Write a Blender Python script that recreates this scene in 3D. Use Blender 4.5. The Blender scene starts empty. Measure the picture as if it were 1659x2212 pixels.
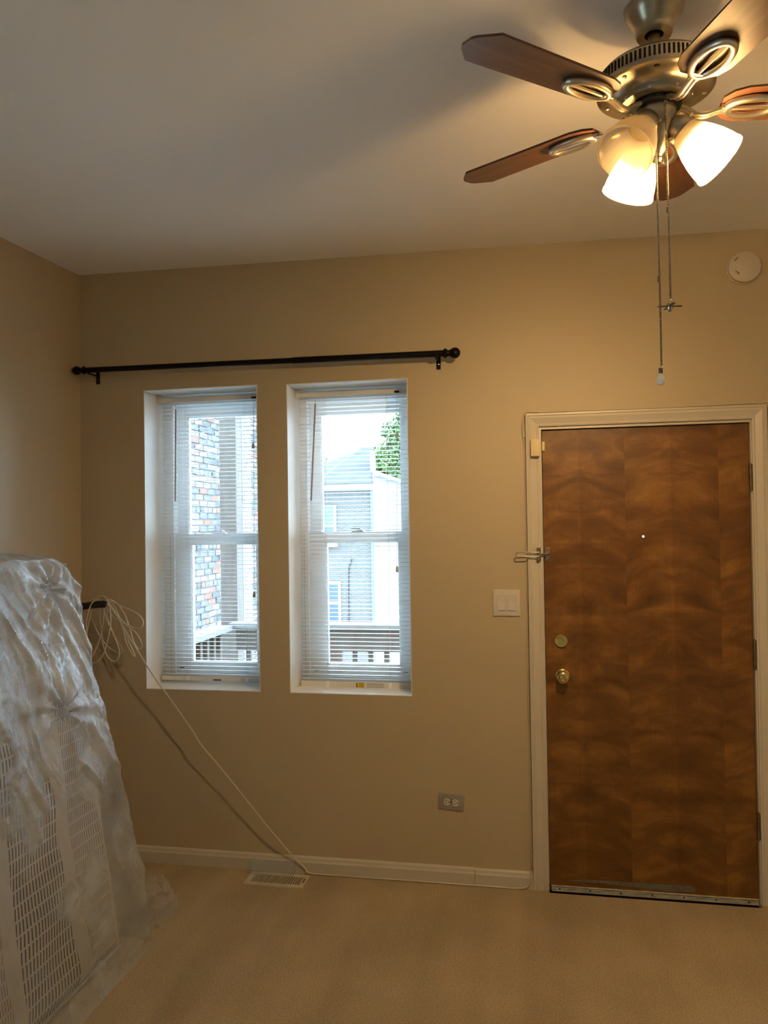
import bpy, math, random
import numpy as np
from mathutils import Vector, Matrix, noise

random.seed(7)
scene = bpy.context.scene
COL = scene.collection
PI = math.pi

# ---------------------------------------------------------------- camera
W, H = 1659, 2212
CAM = np.array([2.043, -3.5127, 1.6162])
YAW, PITCH, ROLL, F = 0.1864, 0.0172, -0.0147, 1672.93
def cam_axes():
    f = np.array([-math.sin(YAW), math.cos(YAW), 0]); r = np.array([math.cos(YAW), math.sin(YAW), 0]); u = np.array([0, 0, 1.0])
    f2 = f * math.cos(PITCH) + u * math.sin(PITCH); u2 = u * math.cos(PITCH) - f * math.sin(PITCH)
    r3 = r * math.cos(ROLL) + u2 * math.sin(ROLL); u3 = u2 * math.cos(ROLL) - r * math.sin(ROLL)
    return r3, u3, f2
AR, AU, AF = cam_axes()
def ray(px, py): return AF * F + AR * (px - W / 2) - AU * (py - H / 2)
def ony(px, py, y): d = ray(px, py); return Vector(CAM + d * (y - CAM[1]) / d[1])
def onz(px, py, z): d = ray(px, py); return Vector(CAM + d * (z - CAM[2]) / d[2])
def onx(px, py, x): d = ray(px, py); return Vector(CAM + d * (x - CAM[0]) / d[0])

cd = bpy.data.cameras.new('camera'); co = bpy.data.objects.new('camera', cd); COL.objects.link(co)
M = Matrix.Identity(4)
for i in range(3):
    M[i][0], M[i][1], M[i][2], M[i][3] = AR[i], AU[i], -AF[i], CAM[i]
co.matrix_world = M
cd.sensor_fit = 'HORIZONTAL'; cd.sensor_width = 36; cd.lens = F / W * 36; cd.clip_start = 0.02; cd.clip_end = 500
scene.camera = co

# ---------------------------------------------------------------- light and exposure
world = bpy.data.worlds.new('sky'); scene.world = world; world.use_nodes = True
bg = world.node_tree.nodes['Background']
bg.inputs['Color'].default_value = (0.62, 0.82, 1.0, 1); bg.inputs['Strength'].default_value = 11.0
sd = bpy.data.lights.new('sun', 'SUN'); sd.energy = 4.0; sd.angle = 0.02; sd.color = (1.0, 0.93, 0.82)
so = bpy.data.objects.new('sun', sd); COL.objects.link(so)
so.rotation_euler = Vector((0.74, 0.0, 0.68)).to_track_quat('Z', 'Y').to_euler()
LAMP = 1150.0                 # radiance of a lit bulb
LAMP_COL = (1.0, 0.66, 0.30)
vs = scene.view_settings
vs.view_transform = 'Standard'; vs.look = 'None'; vs.gamma = 1; vs.use_curve_mapping = False
vs.exposure = 0.78
scene.cycles.use_denoising = True
scene.cycles.max_bounces = 12
scene.cycles.diffuse_bounces = 6
scene.cycles.transparent_max_bounces = 16

# ---------------------------------------------------------------- materials
def srgb(r, g, b):
    f = lambda c: (c / 255) / 12.92 if c / 255 <= 0.04045 else ((c / 255 + 0.055) / 1.055) ** 2.4
    return (f(r), f(g), f(b), 1)
class NT:
    def __init__(s, name):
        s.m = bpy.data.materials.new(name); s.m.use_nodes = True; s.t = s.m.node_tree
        s.b = s.t.nodes['Principled BSDF']; s.o = s.t.nodes['Material Output']
    def n(s, typ, **kw):
        x = s.t.nodes.new(typ)
        for k, v in kw.items():
            if k.startswith('i_'):
                key = k[2:].replace('_', ' ')
                x.inputs[int(key) if key.isdigit() else key].default_value = v
            else: setattr(x, k, v)
        return x
    def l(s, a, b): s.t.links.new(a, b)
    def math(s, op, a, b=None, c=None):
        x = s.n('ShaderNodeMath', operation=op)
        for i, v in enumerate((a, b, c)):
            if v is None: continue
            if isinstance(v, (int, float)): x.inputs[i].default_value = v
            else: s.l(v, x.inputs[i])
        return x.outputs[0]
    def ramp(s, fac, stops):
        x = s.n('ShaderNodeValToRGB'); e = x.color_ramp.elements
        while len(e) < len(stops): e.new(0.5)
        for i, (p, c) in enumerate(stops): e[i].position = p; e[i].color = c
        s.l(fac, x.inputs[0]); return x.outputs[0]
    def coords(s, scale=(1, 1, 1), kind='Object'):
        tc = s.n('ShaderNodeTexCoord'); mp = s.n('ShaderNodeMapping'); mp.inputs['Scale'].default_value = scale
        s.l(tc.outputs[kind], mp.inputs[0]); return mp.outputs[0]
    def bump(s, h, strength=0.2, dist=0.01):
        x = s.n('ShaderNodeBump'); x.inputs['Strength'].default_value = strength; x.inputs['Distance'].default_value = dist
        s.l(h, x.inputs['Height']); s.l(x.outputs[0], s.b.inputs['Normal'])
def mat(name, col, rough=0.5, metal=0.0, var=0.06, nscale=20.0, bump=0.0, bscale=80.0, spec=0.5, stretch=(1, 1, 1)):
    k = NT(name); k.b.inputs['Roughness'].default_value = rough; k.b.inputs['Metallic'].default_value = metal
    k.b.inputs['Specular IOR Level'].default_value = spec
    co_ = k.coords(stretch)
    nz = k.n('ShaderNodeTexNoise', i_Scale=nscale, i_Detail=4.0); k.l(co_, nz.inputs['Vector'])
    c = np.array(col[:3])
    k.l(k.ramp(nz.outputs['Fac'], [(0.3, (*np.clip(c * (1 - var), 0, 1), 1)), (0.7, (*np.clip(c * (1 + var), 0, 1), 1))]), k.b.inputs['Base Color'])
    if bump:
        nb = k.n('ShaderNodeTexNoise', i_Scale=bscale, i_Detail=3.0); k.l(co_, nb.inputs['Vector']); k.bump(nb.outputs['Fac'], bump, 0.004)
    return k.m
MT = {}
MT['wall'] = mat('wall paint', (0.47, 0.378, 0.245), 0.55, var=0.015, nscale=1.5, bump=0.06, bscale=220)
MT['ceiling'] = mat('ceiling paint', (0.86, 0.83, 0.78), 0.7, var=0.01, nscale=1.2, bump=0.05, bscale=150)
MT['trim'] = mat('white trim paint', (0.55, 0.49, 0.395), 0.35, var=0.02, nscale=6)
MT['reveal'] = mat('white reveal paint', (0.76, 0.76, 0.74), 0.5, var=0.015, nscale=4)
MT['vinyl'] = mat('white window vinyl', (0.86, 0.88, 0.89), 0.35, var=0.01)
MT['slat'] = mat('white blind slat', (0.86, 0.87, 0.87), 0.4, var=0.01)
MT['rail'] = mat('off white blind rail', (0.72, 0.69, 0.62), 0.4, var=0.02)
MT['black'] = mat('black metal', (0.003, 0.003, 0.004), 0.4, var=0.1, spec=0.2)
MT['hookblack'] = mat('black plastic', (0.010, 0.010, 0.011), 0.5, var=0.1)
MT['brass'] = mat('polished brass', (0.80, 0.62, 0.25), 0.14, 1.0, var=0.04)
MT['nickel'] = mat('brushed nickel', (0.42, 0.385, 0.32), 0.25, 1.0, var=0.05)
MT['pewter'] = mat('antique brass pewter', (0.44, 0.385, 0.285), 0.3, 1.0, var=0.06, nscale=30, stretch=(1, 1, 8))
MT['pewterlight'] = mat('satin blade iron', (0.60, 0.54, 0.43), 0.38, 1.0, var=0.05)
MT['dark'] = mat('dark gap', (0.008, 0.006, 0.005), 0.8)
MT['bronze'] = mat('aged hinge metal', (0.20, 0.16, 0.10), 0.4, 0.8, var=0.2, nscale=60)
MT['alu'] = mat('worn aluminium', (0.62, 0.57, 0.46), 0.42, 0.4, var=0.30, nscale=40, stretch=(0.6, 1, 3))
MT['steelplate'] = mat('grey outlet plate', (0.36, 0.34, 0.31), 0.4, 0.35, var=0.04)
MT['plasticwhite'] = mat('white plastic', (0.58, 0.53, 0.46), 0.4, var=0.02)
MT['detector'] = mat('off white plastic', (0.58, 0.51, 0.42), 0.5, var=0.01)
MT['yellowed'] = mat('yellowed plastic', (0.62, 0.49, 0.26), 0.45, var=0.03)
MT['cable'] = mat('cream cable', (0.56, 0.50, 0.40), 0.45, var=0.03)
MT['wire'] = mat('painted wire', (0.50, 0.42, 0.29), 0.5, var=0.03)
MT['wand'] = mat('grey wand', (0.36, 0.33, 0.32), 0.3, var=0.05)
MT['cord'] = mat('blind cord', (0.55, 0.56, 0.56), 0.7, var=0.05)
MT['vent'] = mat('cream enamel', (0.54, 0.48, 0.36), 0.4, var=0.03)
MT['scuff'] = mat('grey scuff', (0.135, 0.125, 0.095), 0.6, var=0.2, nscale=60)
MT['labelyellow'] = mat('yellow label', (0.75, 0.55, 0.06), 0.5)
MT['labelgrey'] = mat('grey print', (0.36, 0.34, 0.30), 0.6)
MT['labelbrown'] = mat('brown label', (0.16, 0.10, 0.03), 0.6)
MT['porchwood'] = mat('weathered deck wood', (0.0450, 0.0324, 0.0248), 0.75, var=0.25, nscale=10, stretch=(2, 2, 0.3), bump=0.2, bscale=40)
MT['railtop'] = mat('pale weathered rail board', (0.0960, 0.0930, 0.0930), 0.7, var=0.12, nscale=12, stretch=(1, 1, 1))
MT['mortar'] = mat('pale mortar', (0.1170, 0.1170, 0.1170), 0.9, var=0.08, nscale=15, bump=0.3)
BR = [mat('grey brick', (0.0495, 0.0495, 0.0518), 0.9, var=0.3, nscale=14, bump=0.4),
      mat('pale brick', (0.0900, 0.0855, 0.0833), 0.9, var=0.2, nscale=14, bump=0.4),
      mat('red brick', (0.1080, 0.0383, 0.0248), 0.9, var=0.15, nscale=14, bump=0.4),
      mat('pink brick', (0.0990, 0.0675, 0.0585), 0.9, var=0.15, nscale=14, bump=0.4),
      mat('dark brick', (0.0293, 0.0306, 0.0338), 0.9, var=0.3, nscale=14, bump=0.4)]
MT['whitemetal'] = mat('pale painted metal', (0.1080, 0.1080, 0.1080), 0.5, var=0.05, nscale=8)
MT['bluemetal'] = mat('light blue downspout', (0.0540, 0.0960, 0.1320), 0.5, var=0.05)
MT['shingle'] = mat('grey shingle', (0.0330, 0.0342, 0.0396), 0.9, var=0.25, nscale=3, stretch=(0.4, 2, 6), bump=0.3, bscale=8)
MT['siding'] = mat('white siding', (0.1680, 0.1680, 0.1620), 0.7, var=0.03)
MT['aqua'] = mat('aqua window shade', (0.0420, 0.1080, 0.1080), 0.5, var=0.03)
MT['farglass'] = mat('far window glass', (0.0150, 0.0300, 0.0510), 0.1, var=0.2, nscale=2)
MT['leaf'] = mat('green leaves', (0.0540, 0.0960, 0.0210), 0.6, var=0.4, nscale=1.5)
MT['bark'] = mat('bark', (0.16, 0.11, 0.07), 0.9, var=0.2)
MT['ground'] = mat('yard ground', (0.60, 0.59, 0.56), 0.95, var=0.2, nscale=0.5)
MT['deck'] = mat('deck boards', (0.46, 0.43, 0.40), 0.8, var=0.1, nscale=6, stretch=(0.3, 4, 1))

def carpet():
    k = NT('beige carpet'); k.b.inputs['Roughness'].default_value = 0.95; k.b.inputs['Specular IOR Level'].default_value = 0.1
    c = k.coords()
    n1 = k.n('ShaderNodeTexNoise', i_Scale=170.0, i_Detail=3.0); k.l(c, n1.inputs['Vector'])
    n2 = k.n('ShaderNodeTexNoise', i_Scale=2.2, i_Detail=3.0); k.l(c, n2.inputs['Vector'])
    # faint vacuum tracks running away from the wall
    c3 = k.coords((3.4, 0.25, 1)); n3 = k.n('ShaderNodeTexNoise', i_Scale=1.7, i_Detail=2.0); k.l(c3, n3.inputs['Vector'])
    s = k.math('ADD', k.math('MULTIPLY', n1.outputs['Fac'], 0.55), k.math('ADD', k.math('MULTIPLY', n2.outputs['Fac'], 0.25), k.math('MULTIPLY', n3.outputs['Fac'], 0.2)))
    k.l(k.ramp(s, [(0.34, (0.29, 0.222, 0.134, 1)), (0.5, (0.44, 0.338, 0.206, 1)), (0.66, (0.58, 0.455, 0.295, 1))]), k.b.inputs['Base Color'])
    n4 = k.n('ShaderNodeTexNoise', i_Scale=380.0, i_Detail=2.0); k.l(c, n4.inputs['Vector'])
    k.bump(n4.outputs['Fac'], 0.8, 0.006); return k.m
MT['carpet'] = carpet()

DX0, DX1, DZ0, DZ1 = 2.0975, 2.9661, 0.0125, 2.0325
def door_veneer():
    k = NT('figured birch veneer'); k.b.inputs['Roughness'].default_value = 0.42; k.b.inputs['Specular IOR Level'].default_value = 0.35
    tc = k.n('ShaderNodeTexCoord'); sp = k.n('ShaderNodeSeparateXYZ'); k.l(tc.outputs['Object'], sp.inputs[0])
    x = k.math('SUBTRACT', sp.outputs['X'], 0.158)     # first seam
    w = 0.1935
    strip = k.math('FLOOR', k.math('DIVIDE', x, w))
    u = k.math('PINGPONG', x, w)                      # book matched leaves
    z = sp.outputs['Z']
    par = k.math('MODULO', k.math('ADD', strip, 10.0), 2.0)
    zz = k.math('ADD', z, k.math('MULTIPLY', k.math('POWER', k.math('DIVIDE', u, w), 2.0), 0.035))
    cb = k.n('ShaderNodeCombineXYZ'); k.l(k.math('MULTIPLY', u, 5.5), cb.inputs[0]); k.l(k.math('MULTIPLY', zz, 13.0), cb.inputs[1]); k.l(k.math('MULTIPLY', k.math('FLOOR', k.math('DIVIDE', k.math('ADD', strip, 1.0), 2.0)), 3.7), cb.inputs[2])
    n1 = k.n('ShaderNodeTexNoise', i_Scale=1.0, i_Detail=3.5, i_Roughness=0.55, i_Distortion=0.45); k.l(cb.outputs[0], n1.inputs['Vector'])
    cb2 = k.n('ShaderNodeCombineXYZ'); k.l(k.math('MULTIPLY', u, 120.0), cb2.inputs[0]); k.l(k.math('MULTIPLY', z, 6.0), cb2.inputs[1])
    n2 = k.n('ShaderNodeTexNoise', i_Scale=1.0, i_Detail=3.0); k.l(cb2.outputs[0], n2.inputs['Vector'])
    fac = k.math('ADD', k.math('MULTIPLY', n1.outputs['Fac'], 1.0), k.math('ADD', k.math('MULTIPLY', k.math('SUBTRACT', n2.outputs['Fac'], 0.5), 0.12), k.math('MULTIPLY', k.math('SUBTRACT', par, 0.5), 0.06)))
    k.l(k.ramp(fac, [(0.28, (0.088, 0.034, 0.007, 1)), (0.50, (0.150, 0.062, 0.013, 1)), (0.74, (0.262, 0.120, 0.027, 1))]), k.b.inputs['Base Color'])
    k.bump(n2.outputs['Fac'], 0.04, 0.002); return k.m
MT['veneer'] = door_veneer()

def blade_wood():
    k = NT('walnut blade'); k.b.inputs['Roughness'].default_value = 0.38
    c = k.coords((2, 26, 26)); n1 = k.n('ShaderNodeTexNoise', i_Scale=1.6, i_Detail=5.0, i_Distortion=0.6); k.l(c, n1.inputs['Vector'])
    k.l(k.ramp(n1.outputs['Fac'], [(0.3, (0.050, 0.020, 0.010, 1)), (0.7, (0.115, 0.047, 0.023, 1))]), k.b.inputs['Base Color']); return k.m
MT['blade'] = blade_wood()

def shade_glass():
    k = NT('frosted ribbed glass'); t = k.t
    tr = k.n('ShaderNodeBsdfTranslucent'); tr.inputs[0].default_value = (0.66, 0.60, 0.50, 1)
    df = k.n('ShaderNodeBsdfDiffuse'); df.inputs[0].default_value = (0.60, 0.55, 0.46, 1)
    tp = k.n('ShaderNodeBsdfTransparent'); tp.inputs[0].default_value = (1, 0.96, 0.88, 1)
    gl = k.n('ShaderNodeBsdfGlossy'); gl.inputs['Roughness'].default_value = 0.25
    nz = k.n('ShaderNodeTexNoise', i_Scale=40.0); m0 = k.n('ShaderNodeMixShader'); k.l(k.math('ADD', k.math('MULTIPLY', nz.outputs['Fac'], 0.04), 0.15), m0.inputs[0]); k.l(tr.outputs[0], m0.inputs[1]); k.l(df.outputs[0], m0.inputs[2])
    m1 = k.n('ShaderNodeMixShader', i_0=0.50); k.l(m0.outputs[0], m1.inputs[1]); k.l(tp.outputs[0], m1.inputs[2])
    m2 = k.n('ShaderNodeMixShader', i_0=0.04); k.l(m1.outputs[0], m2.inputs[1]); k.l(gl.outputs[0], m2.inputs[2])
    k.l(m2.outputs[0], k.o.inputs[0]); return k.m
MT['shade'] = shade_glass()
def bulb_on():
    k = NT('lit bulb'); k.b.inputs['Base Color'].default_value = (0.9, 0.85, 0.7, 1)
    k.b.inputs['Emission Color'].default_value = (*LAMP_COL, 1); k.b.inputs['Emission Strength'].default_value = LAMP; return k.m
MT['bulb_on'] = bulb_on()
MT['bulb_off'] = mat('unlit bulb', (0.85, 0.82, 0.75), 0.3)
MT['frostpull'] = mat('frosted pull', (0.85, 0.78, 0.66), 0.35)

def pane_glass():
    k = NT('window glass')
    tp = k.n('ShaderNodeBsdfTransparent'); tp.inputs[0].default_value = (0.93, 0.97, 0.98, 1)
    gl = k.n('ShaderNodeBsdfGlossy'); gl.inputs['Roughness'].default_value = 0.02
    fr = k.n('ShaderNodeFresnel'); fr.inputs[0].default_value = 1.45
    m = k.n('ShaderNodeMixShader'); k.l(fr.outputs[0], m.inputs[0]); k.l(tp.outputs[0], m.inputs[1]); k.l(gl.outputs[0], m.inputs[2]); k.l(m.outputs[0], k.o.inputs[0]); return k.m
MT['glass'] = pane_glass()
def film(name, base, amp, rough, col=(0.70, 0.79, 0.90), loose=0.0):  # bluish default colour stands in for window light reflected by the bag film
    k = NT(name)
    c = k.coords()
    n1 = k.n('ShaderNodeTexNoise', i_Scale=5.0, i_Detail=4.0); k.l(c, n1.inputs['Vector'])
    n2 = k.n('ShaderNodeTexNoise', i_Scale=38.0, i_Detail=5.0, i_Roughness=0.65, i_Distortion=1.2); k.l(c, n2.inputs['Vector'])
    rid = k.math('ABSOLUTE', k.math('SUBTRACT', n2.outputs['Fac'], 0.5))
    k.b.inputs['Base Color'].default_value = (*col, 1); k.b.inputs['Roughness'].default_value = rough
    k.b.inputs['Specular IOR Level'].default_value = 0.9
    k.bump(rid, 0.8, 0.014)
    tp = k.n('ShaderNodeBsdfTransparent'); tp.inputs[0].default_value = (0.97, 0.98, 0.99, 1)
    fac = k.n('ShaderNodeMath', operation='MULTIPLY_ADD', use_clamp=True); k.l(n1.outputs['Fac'], fac.inputs[0]); fac.inputs[1].default_value = amp; fac.inputs[2].default_value = base - amp / 2
    fo = fac.outputs[0]
    if loose:
        at = k.n('ShaderNodeAttribute', attribute_name='slack'); f3 = k.n('ShaderNodeMath', operation='MULTIPLY_ADD', use_clamp=True)
        k.l(at.outputs['Fac'], f3.inputs[0]); f3.inputs[1].default_value = loose; k.l(fo, f3.inputs[2]); fo = f3.outputs[0]
    m = k.n('ShaderNodeMixShader'); k.l(fo, m.inputs[0]); k.l(tp.outputs[0], m.inputs[1]); k.l(k.b.outputs[0], m.inputs[2]); k.l(m.outputs[0], k.o.inputs[0]); return k.m
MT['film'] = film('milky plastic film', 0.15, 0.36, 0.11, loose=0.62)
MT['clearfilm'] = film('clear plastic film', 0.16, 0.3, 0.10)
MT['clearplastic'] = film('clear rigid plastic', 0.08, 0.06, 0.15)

def ticking():
    """off-white ticking printed with rows of short strokes; y = distance from the foot end, z = height"""
    k = NT('printed mattress ticking'); k.b.inputs['Roughness'].default_value = 0.85
    tc = k.n('ShaderNodeTexCoord'); sp = k.n('ShaderNodeSeparateXYZ'); k.l(tc.outputs['Object'], sp.inputs[0])
    y0 = k.math('MULTIPLY', sp.outputs['Y'], -1.0); z = sp.outputs['Z']
    nz = k.n('ShaderNodeTexNoise', i_Scale=2.5, i_Detail=1.0); k.l(tc.outputs['Object'], nz.inputs['Vector'])
    wob = k.math('MULTIPLY', k.math('SUBTRACT', nz.outputs['Fac'], 0.5), 0.10)
    y = k.math('ADD', y0, wob)
    period = k.math('MODULO', y, 0.60)
    def band(v, a, b): return k.math('MULTIPLY', k.math('GREATER_THAN', v, a), k.math('LESS_THAN', v, b))
    A = band(period, 0.035, 0.215); B = band(period, 0.29, 0.57)
    row = k.math('FRACT', k.math('DIVIDE', z, 0.046)); rown = k.math('FLOOR', k.math('DIVIDE', z, 0.046))
    inrow = k.math('LESS_THAN', row, 0.84)
    slant = k.math('ADD', y, k.math('MULTIPLY', row, 0.006))
    uA = k.math('FRACT', k.math('DIVIDE', slant, 0.0125)); uB = k.math('FRACT', k.math('DIVIDE', k.math('ADD', slant, k.math('MULTIPLY', rown, 0.004)), 0.0165))
    dA = k.math('MULTIPLY', k.math('LESS_THAN', uA, 0.30), k.math('MULTIPLY', A, inrow))
    dB = k.math('MULTIPLY', k.math('LESS_THAN', uB, 0.40), k.math('MULTIPLY', B, inrow))
    m = k.math('MAXIMUM', k.math('MULTIPLY', dA, 0.75), dB)
    k.l(k.ramp(m, [(0.0, (0.47, 0.43, 0.385, 1)), (0.75, (0.13, 0.10, 0.085, 1)), (1.0, (0.045, 0.05, 0.06, 1))]), k.b.inputs['Base Color'])
    return k.m
MT['ticking'] = ticking()
MT['border'] = mat('grey mattress border', (0.30, 0.28, 0.25), 0.9, var=0.1)

def far_brick(name, c1, c2, c3, off):
    k = NT(name); k.b.inputs['Roughness'].default_value = 0.9
    tc = k.n('ShaderNodeTexCoord'); sp = k.n('ShaderNodeSeparateXYZ'); k.l(tc.outputs['Object'], sp.inputs[0])
    cb = k.n('ShaderNodeCombineXYZ'); k.l(k.math('ADD', sp.outputs['X'], sp.outputs['Y']), cb.inputs[0]); k.l(sp.outputs['Z'], cb.inputs[1])
    br = k.n('ShaderNodeTexBrick', i_Color1=c1, i_Color2=c2, i_Mortar=c3, i_Scale=1.0, i_Mortar_Size=0.012, i_Brick_Width=0.21, i_Row_Height=0.07)
    k.l(cb.outputs[0], br.inputs['Vector']); k.l(br.outputs['Color'], k.b.inputs['Base Color']); return k.m
MT['farbrick'] = far_brick('far common brick', (0.050, 0.043, 0.041, 1), (0.065, 0.057, 0.054, 1), (0.085, 0.085, 0.085, 1), 0)
MT['farside'] = far_brick('far sunlit brick', (0.085, 0.080, 0.075, 1), (0.105, 0.098, 0.093, 1), (0.055, 0.055, 0.058, 1), 0)  # side wall paler than the front: sunlight put into the colour

# ---------------------------------------------------------------- mesh helpers
class MB:
    def __init__(s): s.v, s.f = [], []
    def add(s, vs_, fs):
        o = len(s.v); s.v += [Vector(p) for p in vs_]; s.f += [tuple(i + o for i in f) for f in fs]; return s
    def box(s, x0, x1, y0, y1, z0, z1, bev=0.0):
        if bev <= 0:
            return s.add([(x, y, z) for x in (x0, x1) for y in (y0, y1) for z in (z0, z1)],
                         [(0, 1, 3, 2), (4, 6, 7, 5), (0, 4, 5, 1), (2, 3, 7, 6), (0, 2, 6, 4), (1, 5, 7, 3)])
        import bmesh
        bm = bmesh.new(); bmesh.ops.create_cube(bm, size=1)
        for v in bm.verts: v.co = Vector(((x0 + x1) / 2 + v.co.x * (x1 - x0), (y0 + y1) / 2 + v.co.y * (y1 - y0), (z0 + z1) / 2 + v.co.z * (z1 - z0)))
        bmesh.ops.bevel(bm, geom=bm.edges[:], offset=bev, segments=2, affect='EDGES', profile=0.7)
        bm.verts.index_update(); s.add([v.co.copy() for v in bm.verts], [tuple(v.index for v in f.verts) for f in bm.faces]); bm.free(); return s
    def prism(s, pts, a, b):
        """pts: closed outline (list of Vector), extruded from offset a to offset b (Vectors)"""
        n = len(pts); A = [Vector(p) + Vector(a) for p in pts]; B = [Vector(p) + Vector(b) for p in pts]
        return s.add(A + B, [tuple(range(n - 1, -1, -1)), tuple(range(n, 2 * n))] + [(i, (i + 1) % n, n + (i + 1) % n, n + i) for i in range(n)])
    def lathe(s, prof, origin=(0, 0, 0), axis=(0, 0, 1), n=32):
        ax = Vector(axis).normalized(); q = Vector((0, 0, 1)).rotation_difference(ax); o = Vector(origin)
        vs_, fs = [], []
        for (r, h) in prof:
            for i in range(n):
                a = 2 * PI * i / n; vs_.append(o + q @ Vector((r * math.cos(a), r * math.sin(a), h)))
        for j in range(len(prof) - 1):
            for i in range(n): fs.append((j * n + i, j * n + (i + 1) % n, (j + 1) * n + (i + 1) % n, (j + 1) * n + i))
        if prof[0][0] > 1e-6: fs.append(tuple(range(n - 1, -1, -1)))
        if prof[-1][0] > 1e-6: fs.append(tuple(range((len(prof) - 1) * n, len(prof) * n)))
        return s.add(vs_, fs)
    def openlathe(s, prof, origin, axis, n=40):
        k = len(s.f); s.lathe(prof, origin, axis, n)
        if prof[-1][0] > 1e-6: s.f.pop()
        if prof[0][0] > 1e-6: s.f.pop()
        return s
    def cyl(s, a, b, r, r2=None, n=16):
        a, b = Vector(a), Vector(b); return s.lathe([(r, 0), (r2 if r2 is not None else r, (b - a).length)], a, b - a, n)
    def ball(s, c, r, n=16, squash=1.0):
        k = n // 2; return s.lathe([(max(r * math.sin(PI * i / k), 0.0), -r * squash * math.cos(PI * i / k)) for i in range(k + 1)], c, (0, 0, 1), n)
    def tube(s, pts, r, n=8, flat=1.0, closed=False):
        P = [Vector(p) for p in pts]; m = len(P); vs_, fs = [], []; up = Vector((0, 0, 1))
        t0 = (P[1] - P[0]).normalized(); nrm = t0.orthogonal().normalized()
        for i in range(m):
            if closed: t = (P[(i + 1) % m] - P[i - 1]).normalized()
            else: t = (P[min(i + 1, m - 1)] - P[max(i - 1, 0)]).normalized()
            nrm = (nrm - t * nrm.dot(t)).normalized(); bi = t.cross(nrm)
            rr = r[i] if isinstance(r, (list, tuple)) else r
            for j in range(n):
                a = 2 * PI * j / n; vs_.append(P[i] + nrm * rr * math.cos(a) + bi * rr * math.sin(a))
        for i in range(m if closed else m - 1):
            k = (i + 1) % m
            for j in range(n): fs.append((i * n + j, i * n + (j + 1) % n, k * n + (j + 1) % n, k * n + j))
        if not closed: fs += [tuple(range(n - 1, -1, -1)), tuple(range((m - 1) * n, m * n))]
        return s.add(vs_, fs)
    def mesh(s, name, m, origin=(0, 0, 0), smooth=True):
        o = Vector(origin); me = bpy.data.meshes.new(name)
        me.from_pydata([tuple(v - o) for v in s.v], [], s.f); me.update()
        import bmesh
        bm = bmesh.new(); bm.from_mesh(me); bmesh.ops.recalc_face_normals(bm, faces=bm.faces); bm.to_mesh(me); bm.free()
        if smooth: me.shade_smooth(); me.set_sharp_from_angle(angle=math.radians(38))
        me.materials.append(MT[m] if isinstance(m, str) else m); return me
    def build(s, name, m, parent=None, smooth=True, origin=None):
        """link as one mesh object; vertices were given in world space, the origin sits at the parent's base"""
        base = Vector(origin) if origin is not None else (world_loc(parent) if parent else Vector((0, 0, 0)))
        ob = bpy.data.objects.new(name, s.mesh(name, m, base, smooth)); COL.objects.link(ob)
        if parent: ob.parent = parent; ob.location = base - world_loc(parent)
        else: ob.location = base
        return ob
def world_loc(o):
    p = Vector((0, 0, 0))
    while o: p += o.location; o = o.parent
    return p
def tag(o, label=None, cat=None, group=None, kind=None):
    if label: o['label'] = label
    if cat: o['category'] = cat
    if group: o['group'] = group
    if kind: o['kind'] = kind
    return o
def thing(name, loc, label=None, cat=None, group=None, kind=None):
    o = bpy.data.objects.new(name, None); COL.objects.link(o); o.location = loc; o.empty_display_size = 0.05
    return tag(o, label, cat, group, kind)
def spline(pts, k=8):
    P = [Vector(p) for p in pts]; out = []
    for i in range(len(P) - 1):
        p0, p1, p2, p3 = P[max(i - 1, 0)], P[i], P[i + 1], P[min(i + 2, len(P) - 1)]
        for j in range(k):
            t = j / k; out.append(0.5 * ((2 * p1) + (p2 - p0) * t + (2 * p0 - 5 * p1 + 4 * p2 - p3) * t * t + (3 * p1 - p0 - 3 * p2 + p3) * t ** 3))
    out.append(P[-1]); return out

# ================================================================ ROOM SHELL
XL, XR, YF, YO = -0.155, 3.95, -5.2, 0.30          # left corner, right wall, wall behind the camera, outer face of the window wall
WIN = [(0.1897, 0.7682, 0.8383, 2.2935), (0.921, 1.4954, 0.8366, 2.2893)]
LIN = 0.004
def ceil_z(x): return 2.889 - 0.0125 * x
b = MB(); cz = 3.05
xs = [-0.75, WIN[0][0] - LIN, WIN[0][1] + LIN, WIN[1][0] - LIN, WIN[1][1] + LIN, DX0 - 0.022, DX1 + 0.022, XR + 0.3]
for i in range(7):
    x0, x1 = xs[i], xs[i + 1]
    if i in (1, 3):
        w = WIN[i // 2]; b.box(x0, x1, 0, YO, -0.3, w[2] - LIN); b.box(x0, x1, 0, YO, w[3] + LIN, cz)
    elif i == 5: b.box(x0, x1, 0, YO, DZ1 + 0.024, cz); b.box(x0, x1, 0.01, YO, -0.3, -0.061)
    else: b.box(x0, x1, 0, YO, -0.3, cz)
tag(b.build('wall_back', 'wall', smooth=False), kind='structure')
def left_x(y): return XL + 0.075 * y
FW = (-4.6, -2.9, 0.30, 1.65)                       # unseen window added beside the camera to brighten the ceiling: y range, z range
b = MB()
def lw(ya, yb, z0, z1): b.prism([(left_x(ya), ya, 0), (left_x(yb), yb, 0), (left_x(yb) - 0.25, yb, 0), (left_x(ya) - 0.25, ya, 0)], (0, 0, z0), (0, 0, z1))
lw(0.0, FW[1], -0.3, cz); lw(FW[0], YF, -0.3, cz); lw(FW[1], FW[0], -0.3, FW[2]); lw(FW[1], FW[0], FW[3], cz)
tag(b.build('wall_left', 'wall', smooth=False), kind='structure')
b = MB().box(XR, XR + 0.25, YF, 0, -0.3, cz); tag(b.build('wall_right', 'wall', smooth=False), kind='structure')
b = MB().box(-0.85, XR + 0.25, YF - 0.25, YF, -0.3, cz); tag(b.build('wall_front', 'wall', smooth=False), kind='structure')
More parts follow.
